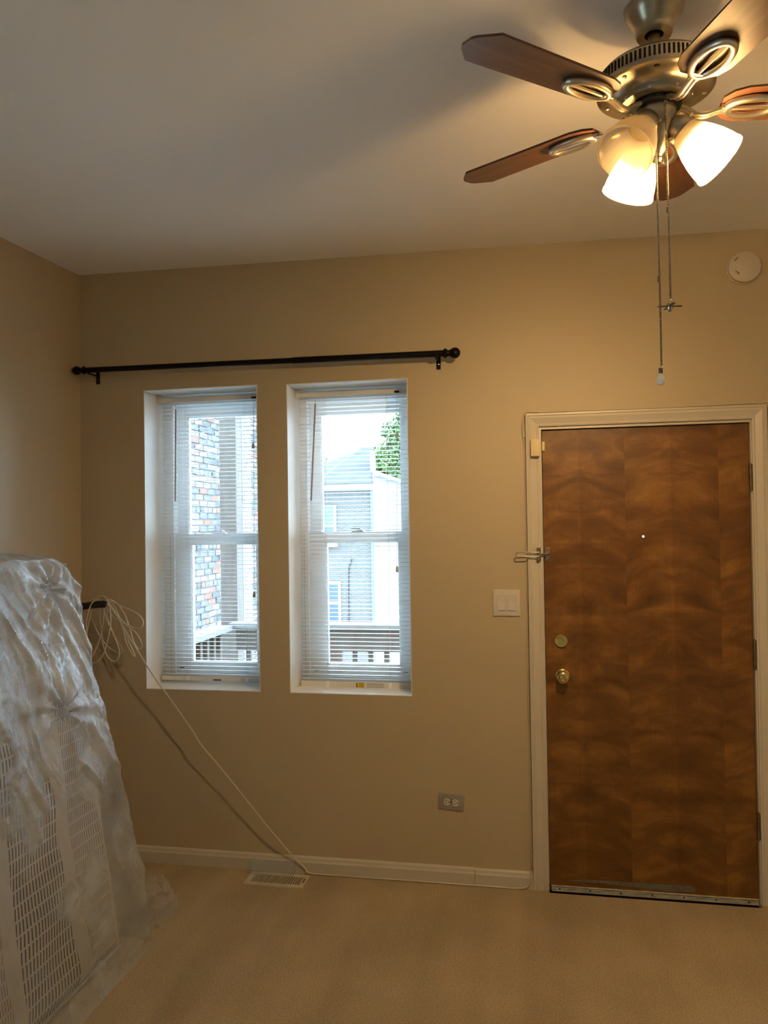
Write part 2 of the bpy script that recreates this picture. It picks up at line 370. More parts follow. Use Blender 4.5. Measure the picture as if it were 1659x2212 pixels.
b = MB(); A_, B_ = -0.72, XR + 0.01
b.prism([(A_, 0, ceil_z(A_)), (B_, 0, ceil_z(B_)), (B_, 0, 3.05), (A_, 0, 3.05)], (0, 0.005, 0), (0, YF - 0.01, 0))
tag(b.build('ceiling', 'ceiling', smooth=False), kind='structure')
b = MB().box(-0.75, XR + 0.1, YF - 0.1, -0.03, -0.12, 0.0); b.box(-0.75, DX0, -0.03, 0.002, -0.12, 0.0); b.box(DX1, XR + 0.1, -0.03, 0.002, -0.12, 0.0); tag(b.build('floor', 'carpet', smooth=False), kind='structure')

# ---- baseboard along the window wall: two lengths with a joint
bb = thing('baseboard_back', (0.9, 0, 0), kind='structure')
seam = 1.772
for x0, x1, dz in ((XL - 0.01, seam - 0.001, 0.0), (seam + 0.001, 2.03, -0.002)):
    prof = [(0, -0.0005, 0.0), (0, -0.015, 0.0), (0, -0.015, 0.052 + dz), (0, -0.011, 0.060 + dz), (0, -0.009, 0.070 + dz), (0, -0.005, 0.076 + dz), (0, -0.0005, 0.077 + dz)]
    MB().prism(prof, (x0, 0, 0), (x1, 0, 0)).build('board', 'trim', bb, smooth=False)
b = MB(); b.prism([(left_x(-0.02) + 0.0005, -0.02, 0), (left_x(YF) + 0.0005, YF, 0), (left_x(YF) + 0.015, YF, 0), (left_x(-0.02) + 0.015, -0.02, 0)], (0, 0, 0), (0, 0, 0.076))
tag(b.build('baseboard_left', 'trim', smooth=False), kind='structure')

# ---- door casing: three mitred lengths
CI = (DX0 - 0.010, DX1 + 0.006, DZ1 + 0.012)      # inner line: left, right, top
CW = 0.058
PROF = [(0.0, 0.0), (0.0, 0.010), (0.006, 0.0125), (0.012, 0.0105), (0.018, 0.0125), (0.038, 0.0185), (0.046, 0.0165), (0.050, 0.020), (CW, 0.019), (CW, 0.0)]
def casing(name, path, outs):
    n = len(PROF); vs_ = []
    for p, (ox, oz) in zip(path, outs):
        for (u, t) in PROF: vs_.append((p[0] + ox * u, -t - 0.0003, p[1] + oz * u))
    fs = [tuple(range(n)), tuple(range(2 * n - 1, n - 1, -1))] + [(i, (i + 1) % n, n + (i + 1) % n, n + i) for i in range(n)]
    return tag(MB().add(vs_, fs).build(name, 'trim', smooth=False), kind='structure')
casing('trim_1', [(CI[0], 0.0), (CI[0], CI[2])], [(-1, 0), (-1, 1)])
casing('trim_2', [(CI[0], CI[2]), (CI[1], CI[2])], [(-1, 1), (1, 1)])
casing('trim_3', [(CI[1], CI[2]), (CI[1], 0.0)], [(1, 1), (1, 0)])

# ================================================================ DOOR
door = thing('door_1', ((DX0 + DX1) / 2, 0.02, 0.0), kind='structure')
FY = 0.018                                        # face of the leaf
pe = ony(1390, 1159, FY); hx, hz = pe.x, pe.z
G = 0.004
lx0, lx1, lz0, lz1 = DX0 + G, DX1 - G, -0.008, DZ1 - 0.003
b = MB(); hs = 0.0062
b.box(lx0, hx - hs, FY, FY + 0.04, lz0, lz1); b.box(hx + hs, lx1, FY, FY + 0.04, lz0, lz1)
b.box(hx - hs, hx + hs, FY, FY + 0.04, lz0, hz - 0.0045); b.box(hx - hs, hx + hs, FY, FY + 0.04, hz + 0.0045, lz1)
leaf = b.build('door_leaf', 'veneer', door, smooth=False, origin=(lx0, FY, lz0))
b = MB(); b.openlathe([(0.0046, 0.0), (0.0075, 0.0), (0.0075, 0.0018), (0.0046, 0.0022), (0.0046, 0.0)], (hx, FY, hz), (0, -1, 0), 20); b.build('peephole', 'bronze', door)
# jambs and stops
b = MB(); jd = YO - 0.02
b.box(DX0 - 0.022, DX0, 0.0005, jd, 0, DZ1 + 0.02); b.box(DX0, DX0 + 0.014, FY + 0.043, jd, 0, DZ1); b.build('jamb', 'trim', door, smooth=False)
b = MB(); b.box(DX1, DX1 + 0.022, 0.0005, jd, 0, DZ1 + 0.02); b.box(DX1 - 0.014, DX1, FY + 0.043, jd, 0, DZ1); b.build('jamb', 'trim', door, smooth=False)
b = MB(); b.box(DX0, DX1, 0.0005, jd, DZ1, DZ1 + 0.024); b.box(DX0 + 0.014, DX1 - 0.014, FY + 0.043, jd, DZ1 - 0.014, DZ1); b.build('head_jamb', 'trim', door, smooth=False)
MB().box(DX0, DX1, -0.03, FY + 0.05, -0.06, -0.023).box(DX0, DX1, FY + 0.046, jd, -0.02, 0.006).build('threshold', 'dark', door, smooth=False)  # near-black for the shaded gap; rear box keeps daylight from leaking in
# aluminium sweep with screws, slightly out of level like the leaf
sw = thing('sweep_anchor', (0, 0, 0)); bpy.data.objects.remove(sw)
b = MB(); b.box(DX0 + 0.010, DX1 - 0.004, FY - 0.006, FY - 0.0002, -0.0105, 0.0118, 0.001); sweep = b.build('door_sweep', 'alu', door, smooth=False)
b = MB(); b.box(DX0 + 0.010, DX1 - 0.004, FY - 0.009, FY - 0.0002, 0.0120, 0.0150, 0.001); b.build('sweep_lip', 'alu', sweep, smooth=False)
for i in range(7):
    x = DX0 + 0.045 + i * 0.13; MB().lathe([(0.0035, 0), (0.0035, 0.001), (0.0, 0.0018)], (x, FY - 0.006, 0.001), (0, -1, 0), 12).build('screw', 'dark', sweep)
# scuff across the foot of the leaf
ptsm = [(1223, 1903), (1262, 1900), (1345, 1905), (1438, 1911), (1494, 1914), (1503, 1919), (1500, 1927), (1440, 1925), (1370, 1917), (1300, 1908)]
sm = [ony(px, py, FY - 0.0004) for px, py in ptsm]
MB().prism(sm, (0, 0.0003, 0), (0, -0.0003, 0)).build('scuff_mark', 'scuff', door, smooth=False)
# deadbolt and knob
dbp = ony(1212, 1384, FY); kp = ony(1215, 1459, FY)
b = MB(); b.lathe([(0.031, 0), (0.031, 0.003), (0.028, 0.008), (0.024, 0.0085), (0.022, 0.0075), (0.0, 0.0075)], dbp, (0, -1, 0), 40); deadbolt = b.build('deadbolt', 'brass', door)
c = dbp + Vector((0.002, -0.0075, 0)); d = Vector((math.cos(-0.6), 0, math.sin(-0.6))); nn = Vector((-d.z, 0, d.x))
b = MB(); b.prism([c - d * 0.021 + nn * 0.003, c - d * 0.008 + nn * 0.005, c + d * 0.008 + nn * 0.005, c + d * 0.021 + nn * 0.004, c + d * 0.021 - nn * 0.004, c + d * 0.008 - nn * 0.005, c - d * 0.008 - nn * 0.005, c - d * 0.021 - nn * 0.003], (0, 0, 0), (0, -0.012, 0))
b.build('thumb_turn', 'brass', deadbolt)
b = MB(); b.lathe([(0.0335, 0), (0.0335, 0.002), (0.031, 0.006), (0.024, 0.010), (0.018, 0.011)], kp, (0, -1, 0), 40); knob = b.build('rosette', 'brass', door)
b = MB(); b.lathe([(0.011, 0.010), (0.0105, 0.024), (0.014, 0.030), (0.022, 0.036), (0.0265, 0.046), (0.0255, 0.056), (0.019, 0.0615), (0.010, 0.0625), (0.0095, 0.061), (0.0, 0.061)], kp, (0, -1, 0), 40); kn = b.build('door_knob', 'brass', door)
b = MB(); b.box(kp.x - 0.005, kp.x + 0.005, kp.y - 0.0645, kp.y - 0.0612, kp.z - 0.0022, kp.z + 0.0022, 0.0008); b.build('privacy_turn', 'brass', kn)
b = MB(); b.box(DX0 + G - 0.0015, DX0 + G + 0.0002, FY + 0.002, FY + 0.03, kp.z - 0.03, kp.z + 0.03); b.build('latch_plate', 'bronze', door)
# hinges
for z0, z1 in ((1.740, 1.854), (0.985, 1.108), (0.270, 0.381)):
    b = MB(); xh = DX1 + 0.0005
    hl = (z1 - z0) / 5
    for i in range(5): b.cyl((xh, 0.004, z0 + hl * i + 0.0008), (xh, 0.004, z0 + hl * (i + 1) - 0.0008), 0.0068, n=14)
    hg = b.build('hinge', 'bronze', door)
    MB().cyl((xh, 0.004, z0 - 0.004), (xh, 0.004, z1 + 0.004), 0.0045, n=12).build('hinge_pin', 'bronze', hg)
# catch plate of the door guard on the leaf
gp = ony(1183, 1197, FY)
b = MB(); b.box(gp.x - 0.0095, gp.x + 0.0095, FY - 0.003, FY - 0.0002, gp.z - 0.030, gp.z + 0.030, 0.0012); ct = b.build('guard_catch', 'nickel', door)
b = MB(); b.tube([gp + Vector((0.008, -0.004, 0)), gp + Vector((-0.004, -0.016, 0)), gp + Vector((-0.020, -0.030, 0)), gp + Vector((-0.032, -0.036, 0))], [0.0025, 0.005, 0.0045, 0.004], 10)
b.ball(gp + Vector((-0.034, -0.037, 0)), 0.0065); b.build('catch_arm', 'nickel', ct)
for dz in (-0.022, 0.022): MB().lathe([(0.0032, 0), (0.002, 0.0012), (0, 0.0013)], gp + Vector((0, -0.003, dz)), (0, -1, 0), 12).build('screw', 'bronze', ct)

# door guard: swing bar folded back over the casing
gb = ony(1164, 1197, -0.02)
guard = thing('door_guard', (gb.x, -0.02, gb.z), 'nickel swing bar door guard folded open on the white door casing', 'door guard')
b = MB(); b.box(gb.x - 0.009, gb.x + 0.009, -0.0235, -0.0195, gb.z - 0.029, gb.z + 0.029, 0.0012); br_ = b.build('bracket', 'nickel', guard)
for s in (-1, 1):
    b = MB(); b.cyl((gb.x - 0.002, -0.029, gb.z + s * 0.012), (gb.x - 0.002, -0.029, gb.z + s * 0.026), 0.0065, n=14); b.build('knuckle', 'nickel', br_)
bx0 = ony(1113, 1197, -0.035).x
P = [(gb.x + 0.002, -0.032, gb.z + 0.009), (bx0 + 0.012, -0.037, gb.z + 0.009)] + [(bx0 + 0.012 - 0.009 * math.sin(a), -0.037, gb.z + 0.009 * math.cos(a)) for a in np.linspace(0.2, PI - 0.2, 8)] + [(bx0 + 0.012, -0.037, gb.z - 0.009), (gb.x + 0.002, -0.032, gb.z - 0.009)]
MB().tube(P, 0.0026, 10).build('swing_bar', 'nickel', guard)
MB().cyl((gb.x - 0.002, -0.029, gb.z - 0.012), (gb.x - 0.002, -0.029, gb.z + 0.012), 0.005, n=14).build('pivot', 'nickel', guard)

# alarm contact and its magnet
s0 = ony(1146, 949, -0.036); s1 = ony(1166, 985, -0.036)
sen = thing('door_sensor', ((s0.x + s1.x) / 2, -0.02, s1.z), 'yellowed plastic alarm contact on the top left of the door casing', 'sensor')
MB().box(s0.x, s1.x - 0.001, -0.0225, -0.0195, s1.z - 0.001, s0.z + 0.001, 0.001).build('base', 'yellowed', sen)
MB().box(s0.x, s1.x - 0.001, -0.042, -0.0226, s1.z, s0.z, 0.003).build('cover', 'yellowed', sen)
m0 = ony(1169.5, 954, 0.004); m1 = ony(1175.5, 974, 0.004)
mg = MB().box(m0.x + 0.002, m1.x + 0.002, FY - 0.013, FY - 0.0003, m1.z, m0.z, 0.002).build('sensor_magnet', 'yellowed', origin=((m0.x + m1.x) / 2, FY, m1.z))
tag(mg, 'small yellowed plastic magnet on the wooden door beside the alarm contact', 'magnet')

# ================================================================ WINDOWS
def window(idx, gl, gr, gl2, gr2, gt):
    x0, x1, z0, z1 = WIN[idx]
    w = thing('window_%d' % (idx + 1), ((x0 + x1) / 2, 0.0, z0), kind='structure')
    e = LIN - 0.0005
    MB().box(x0 - e, x0, 0.0, YO, z0, z1).build('reveal_board', 'reveal', w, smooth=False)
    MB().box(x1, x1 + e, 0.0, YO, z0, z1).build('reveal_board', 'reveal', w, smooth=False)
    MB().box(x0 - e, x1 + e, 0.0, YO, z1, z1 + e).build('reveal_board', 'reveal', w, smooth=False)
    MB().box(x0 - e, x1 + e, -0.001, YO, z0 - e, z0).build('sill', 'reveal', w, smooth=False)
    # vinyl master frame
    fy0, fy1 = 0.195, 0.285
    fl, fr, ft, fb = gl - 0.055, gr + 0.042, gt + 0.055, 0.875
    MB().box(x0, fl, fy0, fy1, z0, z1, 0.002).build('frame_side', 'vinyl', w, smooth=False)
    MB().box(fr, x1, fy0, fy1, z0, z1, 0.002).build('frame_side', 'vinyl', w, smooth=False)
    MB().box(fl, fr, fy0, fy1, ft, z1, 0.002).build('frame_head', 'vinyl', w, smooth=False)
    MB().box(fl, fr, fy0, fy1, z0, fb, 0.002).build('frame_sill', 'vinyl', w, smooth=False)
    b = MB(); b.box(fl + 0.012, fl + 0.016, fy0 - 0.0012, fy0, fb, ft)         # balance channel line
    def sash(name, ya, yb, l, r, bo, t, L, R, Bt, T):
        b = MB(); b.box(L, l, ya, yb, Bt, T, 0.002); b.box(r, R, ya, yb, Bt, T, 0.002); b.box(l, r, ya, yb, Bt, bo, 0.002); b.box(l, r, ya, yb, t, T, 0.002)
        # glazing bead
        for (a0, a1, c0, c1) in ((l, l + 0.006, bo, t), (r - 0.006, r, bo, t), (l, r, bo, bo + 0.006), (l, r, t - 0.006, t)):
            b.box(a0, a1, ya + 0.008, yb, c0, c1)
        s = b.build(name, 'vinyl', w, smooth=False)
        MB().box(l + 0.003, r - 0.003, (ya + yb) / 2, (ya + yb) / 2 + 0.004, bo + 0.003, t - 0.003).build('pane', 'glass', s, smooth=False)
        return s
    sash('upper_sash', 0.247, 0.277, gl, gr, 1.56, gt, fl + 0.001, fr - 0.001, 1.535, ft - 0.001)
    ls = sash('lower_sash', 0.212, 0.244, gl2, gr2, 0.930, 1.538, fl + 0.001, fr - 0.001, fb + 0.001, 1.586)
    # dark weatherstrip lines in the jamb channels
    MB().box(fl - 0.022, fl - 0.0195, fy0 - 0.0006, fy0 + 0.002, fb, 1.58).build('track_line', 'cord', w, smooth=False)
    # sash lock
    cx = (gl2 + gr2) / 2 - 0.02
    b = MB(); b.box(cx - 0.030, cx + 0.030, 0.214, 0.240, 1.5862, 1.592, 0.002); b.lathe([(0.012, 0), (0.012, 0.008), (0.004, 0.011), (0, 0.011)], (cx + 0.008, 0.227, 1.592), (0, 0, 1), 20)
    b.box(cx - 0.036, cx + 0.012, 0.221, 0.231, 1.599, 1.605, 0.002); b.build('sash_lock', 'steelplate' if idx else 'vinyl', ls)
    for xx in (fl + 0.03, fr - 0.03):
        MB().box(xx - 0.012, xx + 0.012, 0.2105, 0.2119, 0.900, 0.904).build('tilt_latch', 'dark', ls, smooth=False)
    return w
lx_ = (left_x(FW[0]) + left_x(FW[1])) / 2 - 0.12
w3 = thing('window_3', (lx_, (FW[0] + FW[1]) / 2, FW[2]), kind='structure'); ym = (FW[0] + FW[1]) / 2  # unseen window, put in so fill daylight reaches the ceiling
for (a0, a1, c0, c1) in ((FW[0] + 0.001, FW[0] + 0.05, FW[2] + 0.001, FW[3] - 0.001), (FW[1] - 0.05, FW[1] - 0.001, FW[2] + 0.001, FW[3] - 0.001), (FW[0] + 0.05, FW[1] - 0.05, FW[2] + 0.001, FW[2] + 0.05), (FW[0] + 0.05, FW[1] - 0.05, FW[3] - 0.05, FW[3] - 0.001), (ym - 0.025, ym + 0.025, FW[2] + 0.05, FW[3] - 0.05)):
    MB().box(lx_ - 0.03, lx_ + 0.03, a0, a1, c0, c1).build('frame_bar', 'vinyl', w3, smooth=False)
for (a0, a1) in ((FW[0] + 0.05, ym - 0.025), (ym + 0.025, FW[1] - 0.05)): MB().box(lx_ - 0.002, lx_ + 0.002, a0, a1, FW[2] + 0.05, FW[3] - 0.05).build('pane', 'glass', w3, smooth=False)
window(0, 0.300, 0.694, 0.328, 0.684, 2.194)
window(1, 1.014, 1.424, 1.043, 1.412, 2.180)

# ================================================================ BLINDS
def blind(idx, label, zb0, zb1, wand_a, wand_b, lock_x, tassels, ladders, lab):
    x0, x1, z0, z1 = WIN[idx]
    yb = 0.150
    t = thing('window_blind', ((x0 + x1) / 2, yb, z0), label, 'blind', 'white mini blinds in the windows')
    hz0, hz1 = z1 - 0.040, z1 - 0.014
    MB().box(x0 + 0.004, x1 - 0.004, yb - 0.012, yb + 0.014, hz0, hz1, 0.001).build('headrail', 'rail', t, smooth=False)
    for xx in (x0 + 0.001, x1 - 0.024):
        MB().box(xx, xx + 0.023, yb - 0.016, yb - 0.0125, hz0 - 0.003, z1 - 0.002, 0.001).build('mounting_bracket', 'rail', t, smooth=False)
    # slats share one mesh: shallow arc in section
    L0, L1 = x0 + 0.013, x1 - 0.010
    b = MB(); sec = [(-0.0125, -0.0006), (-0.006, 0.0006), (0.0, 0.0010), (0.006, 0.0006), (0.0125, -0.0006)]; n = len(sec)
    up = [(0, y, z + 0.00025) for y, z in sec]; dn = [(0, y, z - 0.00025) for y, z in reversed(sec)]
    b.prism(up + dn, (L0, 0, 0), (L1, 0, 0))
    base = Vector(t.location)
    me = b.mesh('slat', 'slat', (base.x, 0, 0), smooth=False)
    zt = hz0 - 0.012; ns = int((zt - zb1 - 0.006) / 0.0198)
    pitch = (zt - zb1 - 0.012) / (ns - 1)
    for i in range(ns):
        o = bpy.data.objects.new('slat', me); COL.objects.link(o); o.parent = t
        o.location = (0, 0, zt - i * pitch - base.z); o.rotation_euler = (math.radians(-4 + 0.8 * math.sin(i * 1.7)), 0, 0.0016 * math.sin(i * 2.3))
    br = MB().box(L0 - 0.004, L1 + 0.004, yb - 0.013, yb + 0.013, zb0, zb1, 0.002).build('bottom_rail', 'rail', t, smooth=False)
    for lx in ladders:
        for dy in (-0.0135, 0.0135):
            MB().cyl((lx, yb + dy, zb1), (lx, yb + dy, hz0), 0.0006, n=5).build('ladder_cord', 'cord', t)
        MB().box(lx - 0.007, lx + 0.007, yb - 0.0145, yb - 0.0132, zb0 + 0.002, zb1 + 0.002).build('cord_plug', 'slat', br, smooth=False)
    wx = Vector(wand_a); we = Vector(wand_b)
    wd = MB().cyl(wx, we, 0.0042, n=6).build('tilt_wand', 'wand', t)
    MB().tube([wx + Vector((0, 0.004, 0.028)), wx + Vector((0, -0.004, 0.020)), wx + Vector((0.001, 0, 0.004)), wx + Vector((0, 0, -0.004))], 0.0018, 6).build('wand_hook', 'rail', wd)
    lk = MB().box(lock_x - 0.012, lock_x + 0.012, yb - 0.016, yb - 0.0122, hz0 + 0.002, hz0 + 0.011, 0.001).build('cord_lock', 'dark', t, smooth=False)
    for tx, tz in tassels:
        cp = MB().cyl((tx, yb - 0.022, tz), (lock_x, yb - 0.014, hz0 + 0.004), 0.0007, n=5).build('lift_cord', 'cord', t)
        MB().lathe([(0.0025, 0.0), (0.005, -0.006), (0.0075, -0.022), (0.006, -0.030), (0.0, -0.031)], (tx, yb - 0.022, tz), (0, 0, 1), 12).build('tassel', 'plasticwhite', cp)
    # warning label on the bottom rail
    yl = yb - 0.0133; zc = (zb0 + zb1) / 2
    if lab == 1:
        a0 = ony(768, 1478, yl).x; a1 = ony(787, 1478, yl).x; a2 = ony(790, 1478, yl).x; a3 = ony(830, 1478, yl).x
        lb = MB().box(a0, a1, yl - 0.0004, yl, zb0 + 0.006, zb1 - 0.003).build('warning_label', 'labelyellow', br, smooth=False)
        for k in (0, 1):
            zz = zb0 + 0.009 + k * 0.010
            MB().prism([(a0 + 0.002, 0, zz), (a0 + 0.012, 0, zz), (a0 + 0.007, 0, zz + 0.008)], (0, yl - 0.0006, 0), (0, yl - 0.0004, 0)).build('warning_triangle', 'dark', lb, smooth=False)
        for k in range(4):
            MB().box(a0 + 0.015, a1 - 0.002, yl - 0.0006, yl - 0.0004, zb0 + 0.008 + k * 0.0055, zb0 + 0.0105 + k * 0.0055).build('print_line', 'labelbrown', lb, smooth=False)
            MB().box(a2 + 0.006, a3 - 0.004 * (k % 2), yl - 0.0004, yl, zb0 + 0.008 + k * 0.0055, zb0 + 0.0105 + k * 0.0055).build('print_line', 'labelgrey', br, smooth=False)
    else:
        a0 = ony(461, 1474, yl).x; a1 = ony(478, 1474, yl).x
        MB().box(a0, a1, yl - 0.0004, yl, zb0 + 0.002, zb0 + 0.010).build('warning_label', 'labelbrown', br, smooth=False)
    return t
blind(0, 'white mini blind with open slats in the window nearer the room corner', 0.852, 0.872, (0.292, 0.132, 2.218), (0.284, 0.132, 1.752), 0.706, [(0.703, 2.036), (0.699, 1.300)], (0.339, 0.652), 0)
blind(1, 'white mini blind with yellow warning label in the window nearer the door', 0.832, 0.864, (1.022, 0.132, 2.212), (0.995, 0.132, 1.742), 1.425, [(1.424, 2.062), (1.416, 1.422)], (1.065, 1.373), 1)

# ================================================================ CURTAIN ROD
ra, rb = Vector((-0.086, -0.07, 2.3965)), Vector((1.678, -0.07, 2.381))
rod = thing('curtain_rod', ((ra + rb) / 2), 'black metal curtain rod with ball finials above both windows', 'curtain rod')
dirr = (rb - ra).normalized()
MB().cyl(ra, ra + (rb - ra) * 0.62, 0.0130, n=20).build('rod', 'black', rod)
MB().cyl(ra + (rb - ra) * 0.60, rb, 0.0148, n=20).build('outer_rod', 'black', rod)
FPROF = [(0.013, -0.004), (0.0215, 0.0), (0.0225, 0.006), (0.018, 0.012), (0.0145, 0.017), (0.0135, 0.022), (0.0165, 0.026)] + [(0.0245 * math.cos(a), 0.048 + 0.0245 * math.sin(a)) for a in np.linspace(-0.85, PI / 2, 10)]
FPROF[-1] = (0.0, FPROF[-1][1])
MB().lathe([(r * 0.86, h * 0.9) for r, h in FPROF], ra, -dirr, 28).build('finial', 'black', rod)
MB().lathe(FPROF, rb, dirr, 28).build('finial', 'black', rod)
for px, zc in ((205, 2.3958), (946, 2.3813)):
    x = ony(px, 800, -0.03).x
    b = MB(); b.box(x - 0.0095, x + 0.0095, -0.0035, -0.0003, zc - 0.058, zc + 0.012, 0.0008)
    bk = b.build('bracket', 'black', rod, smooth=False)
    b = MB(); b.box(x - 0.006, x + 0.006, -0.074, -0.0035, zc - 0.022, zc - 0.0165, 0.001); b.box(x - 0.006, x + 0.006, -0.089, -0.085, zc - 0.022, zc + 0.004, 0.001); b.box(x - 0.006, x + 0.006, -0.085, -0.072, zc - 0.022, zc - 0.0165, 0.001)
    b.build('bracket_arm', 'black', bk, smooth=False)
    MB().lathe([(0.0035, 0), (0.0035, 0.001), (0, 0.002)], (x, -0.0036, zc - 0.034), (0, -1, 0), 12).build('screw', 'nickel', bk)

# ================================================================ WALL DEVICES
# switch plate
a, c = ony(1065, 1273, 0), ony(1124, 1331, 0)
cx, cz_ = (a.x + c.x) / 2, (a.z + c.z) / 2
t = thing('light_switch', (cx, 0, cz_ - 0.058), 'white double rocker light switch plate beside the door casing', 'light switch')
pl = MB().box(cx - 0.059, cx + 0.059, -0.0065, -0.0003, cz_ - 0.0585, cz_ + 0.0585, 0.003).build('wall_plate', 'plasticwhite', t)
for s in (-1, 1):
    x = cx + s * 0.023
    MB().box(x - 0.0178, x + 0.0178, -0.0070, -0.0060, cz_ - 0.0345, cz_ + 0.0345).build('rocker_gap', 'labelgrey', t, smooth=False)
    b = MB(); b.prism([(0, -0.0068, cz_ - 0.0335), (0, -0.0105, cz_ - 0.0335), (0, -0.0078, cz_ + 0.002), (0, -0.0082, cz_ + 0.0335), (0, -0.0068, cz_ + 0.0335)], (x - 0.0166, 0, 0), (x + 0.0166, 0, 0)); b.build('rocker', 'plasticwhite', t, smooth=False)
    for dz in (-0.0485, 0.0485): MB().lathe([(0.003, 0), (0.0025, 0.001), (0, 0.0012)], (x, -0.0064, cz_ + dz), (0, -1, 0), 12).build('screw', 'vent', t)
# outlet, slightly tilted
q = [ony(*p, 0) for p in ((949, 1712), (1003, 1719), (948, 1745), (1001, 1751))]
oc = sum(q, Vector()) / 4
t = thing('wall_outlet', (oc.x, 0, oc.z), 'grey metal duplex outlet plate set sideways low on the wall', 'outlet')
def rot(o): o.rotation_euler = (0, math.radians(4.2), 0); return o
rot(t)
MB().box(oc.x - 0.057, oc.x + 0.057, -0.006, -0.0003, oc.z - 0.035, oc.z + 0.035, 0.002).build('wall_plate', 'steelplate', t)
for s in (-1, 1):
    x = oc.x + s * 0.0195
    pts = []
    for i in range(32):
        an = 2 * PI * i / 32; pts.append((max(-0.0142, min(0.0142, 0.0172 * math.cos(an))) + x, 0, 0.0172 * math.sin(an) + oc.z))
    MB().prism([(p[0] + (p[0] - x) * 0.07, 0, p[2] + (p[2] - oc.z) * 0.07) for p in pts], (0, -0.0062, 0), (0, -0.0055, 0)).build('receptacle_gap', 'dark', t, smooth=False)
    rc = MB().prism(pts, (0, -0.0085, 0), (0, -0.006, 0)).build('receptacle', 'plasticwhite', t, smooth=False)
    for dz in (-0.0065, 0.0065): MB().box(x - 0.008, x - 0.001, -0.0088, -0.0084, oc.z + dz - 0.0012, oc.z + dz + 0.0012).build('slot', 'dark', rc, smooth=False)
    MB().lathe([(0.0025, 0), (0.0025, 0.0004)], (x + 0.0078, -0.0084, oc.z), (0, -1, 0), 14).build('ground_hole', 'dark', rc)
MB().lathe([(0.003, 0), (0.0025, 0.001), (0, 0.0013)], (oc.x, -0.006, oc.z), (0, -1, 0), 12).build('screw', 'bronze', t)
# smoke detector
sc_ = ony(1609, 576, -0.03)
t = thing('smoke_detector', (sc_.x, 0, sc_.z), 'round off-white smoke detector high on the wall above the door', 'smoke detector')
MB().lathe([(0.069, 0.0003), (0.069, 0.010), (0.066, 0.012), (0.064, 0.012)], (sc_.x, 0, sc_.z), (0, -1, 0), 56).build('base', 'detector', t)
MB().lathe([(0.0655, 0.0125), (0.0665, 0.024), (0.065, 0.032), (0.060, 0.036), (0.0, 0.0375)], (sc_.x, 0, sc_.z), (0, -1, 0), 56).build('cover', 'detector', t)
def mark(pts, nm='marking'):
    P = [ony(px, py, -0.0375) for px, py in pts]; MB().prism(P, (0, -0.0006, 0), (0, 0.002, 0)).build(nm, 'labelbrown', t, smooth=False)
mark([(1586, 562.5), (1588, 563.5), (1595.5, 556), (1594, 554.8)], 'slot')
mark([(1589, 585), (1591.5, 585), (1592, 588.5), (1589.5, 588)])
mark([(1592.5, 587), (1596, 587), (1597.5, 590.5), (1595, 592.5), (1592.5, 590.5), (1595, 590)])

# ================================================================ FLOOR REGISTER + AIR DEFLECTOR
v = [onz(*p, 0.008) for p in ((524, 1906), (655, 1915), (668, 1888), (548, 1881))]
x0, x1 = 0.738, 1.018; y0, y1 = -0.165, -0.042
t = thing('floor_register', ((x0 + x1) / 2, (y0 + y1) / 2, 0.0), 'cream metal floor register with slanted louvres set in the carpet', 'floor vent')
b = MB(); w = 0.022
for (a0, a1, b0, b1) in ((x0, x1, y0, y0 + w), (x0, x1, y1 - w, y1), (x0, x0 + w, y0 + w, y1 - w), (x1 - w, x1, y0 + w, y1 - w)): b.box(a0, a1, b0, b1, 0.0005, 0.007)
b.build('frame', 'vent', t, smooth=False)
MB().box(x0 + w, x1 - w, y0 + w, y1 - w, 0.0003, 0.0012).build('duct_shade', 'dark', t, smooth=False)  # near-black plate laid in for the shade inside the register
nl = 21
for i in range(nl):
    xx = x0 + w + (i + 0.5) * (x1 - x0 - 2 * w) / nl
    MB().box(xx - 0.0021, xx + 0.0021, y0 + w, y1 - w, 0.0012, 0.0068).build('louvre', 'vent', t, smooth=False)
MB().box(x1 - 0.014, x1 - 0.010, y0 + 0.045, y0 + 0.080, 0.0071, 0.012, 0.001).build('damper_lever', 'bronze', t, smooth=False)
# deflector: clear curved scoop standing along the wall side
t = thing('air_deflector', ((x0 + x1) / 2, -0.03, 0.0), 'clear plastic air deflector standing on the floor register', 'air deflector')
b = MB(); sec = [(-0.075, 0.008), (-0.060, 0.022), (-0.048, 0.040), (-0.034, 0.052), (-0.022, 0.056)]
for k in range(len(sec) - 1):
    (ya, za), (yb_, zb_) = sec[k], sec[k + 1]
    b.add([(x0 - 0.012, ya, za), (x1 - 0.075, ya, za), (x1 - 0.075, yb_, zb_), (x0 - 0.012, yb_, zb_), (x0 - 0.012, ya, za + 0.002), (x1 - 0.075, ya, za + 0.002), (x1 - 0.075, yb_, zb_ + 0.002), (x0 - 0.012, yb_, zb_ + 0.002)],
          [(0, 1, 2, 3), (7, 6, 5, 4), (0, 4, 5, 1), (2, 6, 7, 3)])
b.build('scoop', 'clearplastic', t, smooth=False)
for xx in (x0 - 0.012, x1 - 0.077):
    MB().prism([(0, -0.075, 0.0075), (0, -0.060, 0.022), (0, -0.048, 0.040), (0, -0.034, 0.052), (0, -0.022, 0.056), (0, -0.022, 0.0075)], (xx, 0, 0), (xx + 0.002, 0, 0)).build('end_panel', 'clearplastic', t, smooth=False)
MB().cyl((x0 + 0.05, -0.0185, 0.05), (x1 - 0.10, -0.0185, 0.05), 0.003, n=8).build('magnet_bar', 'clearplastic', t)

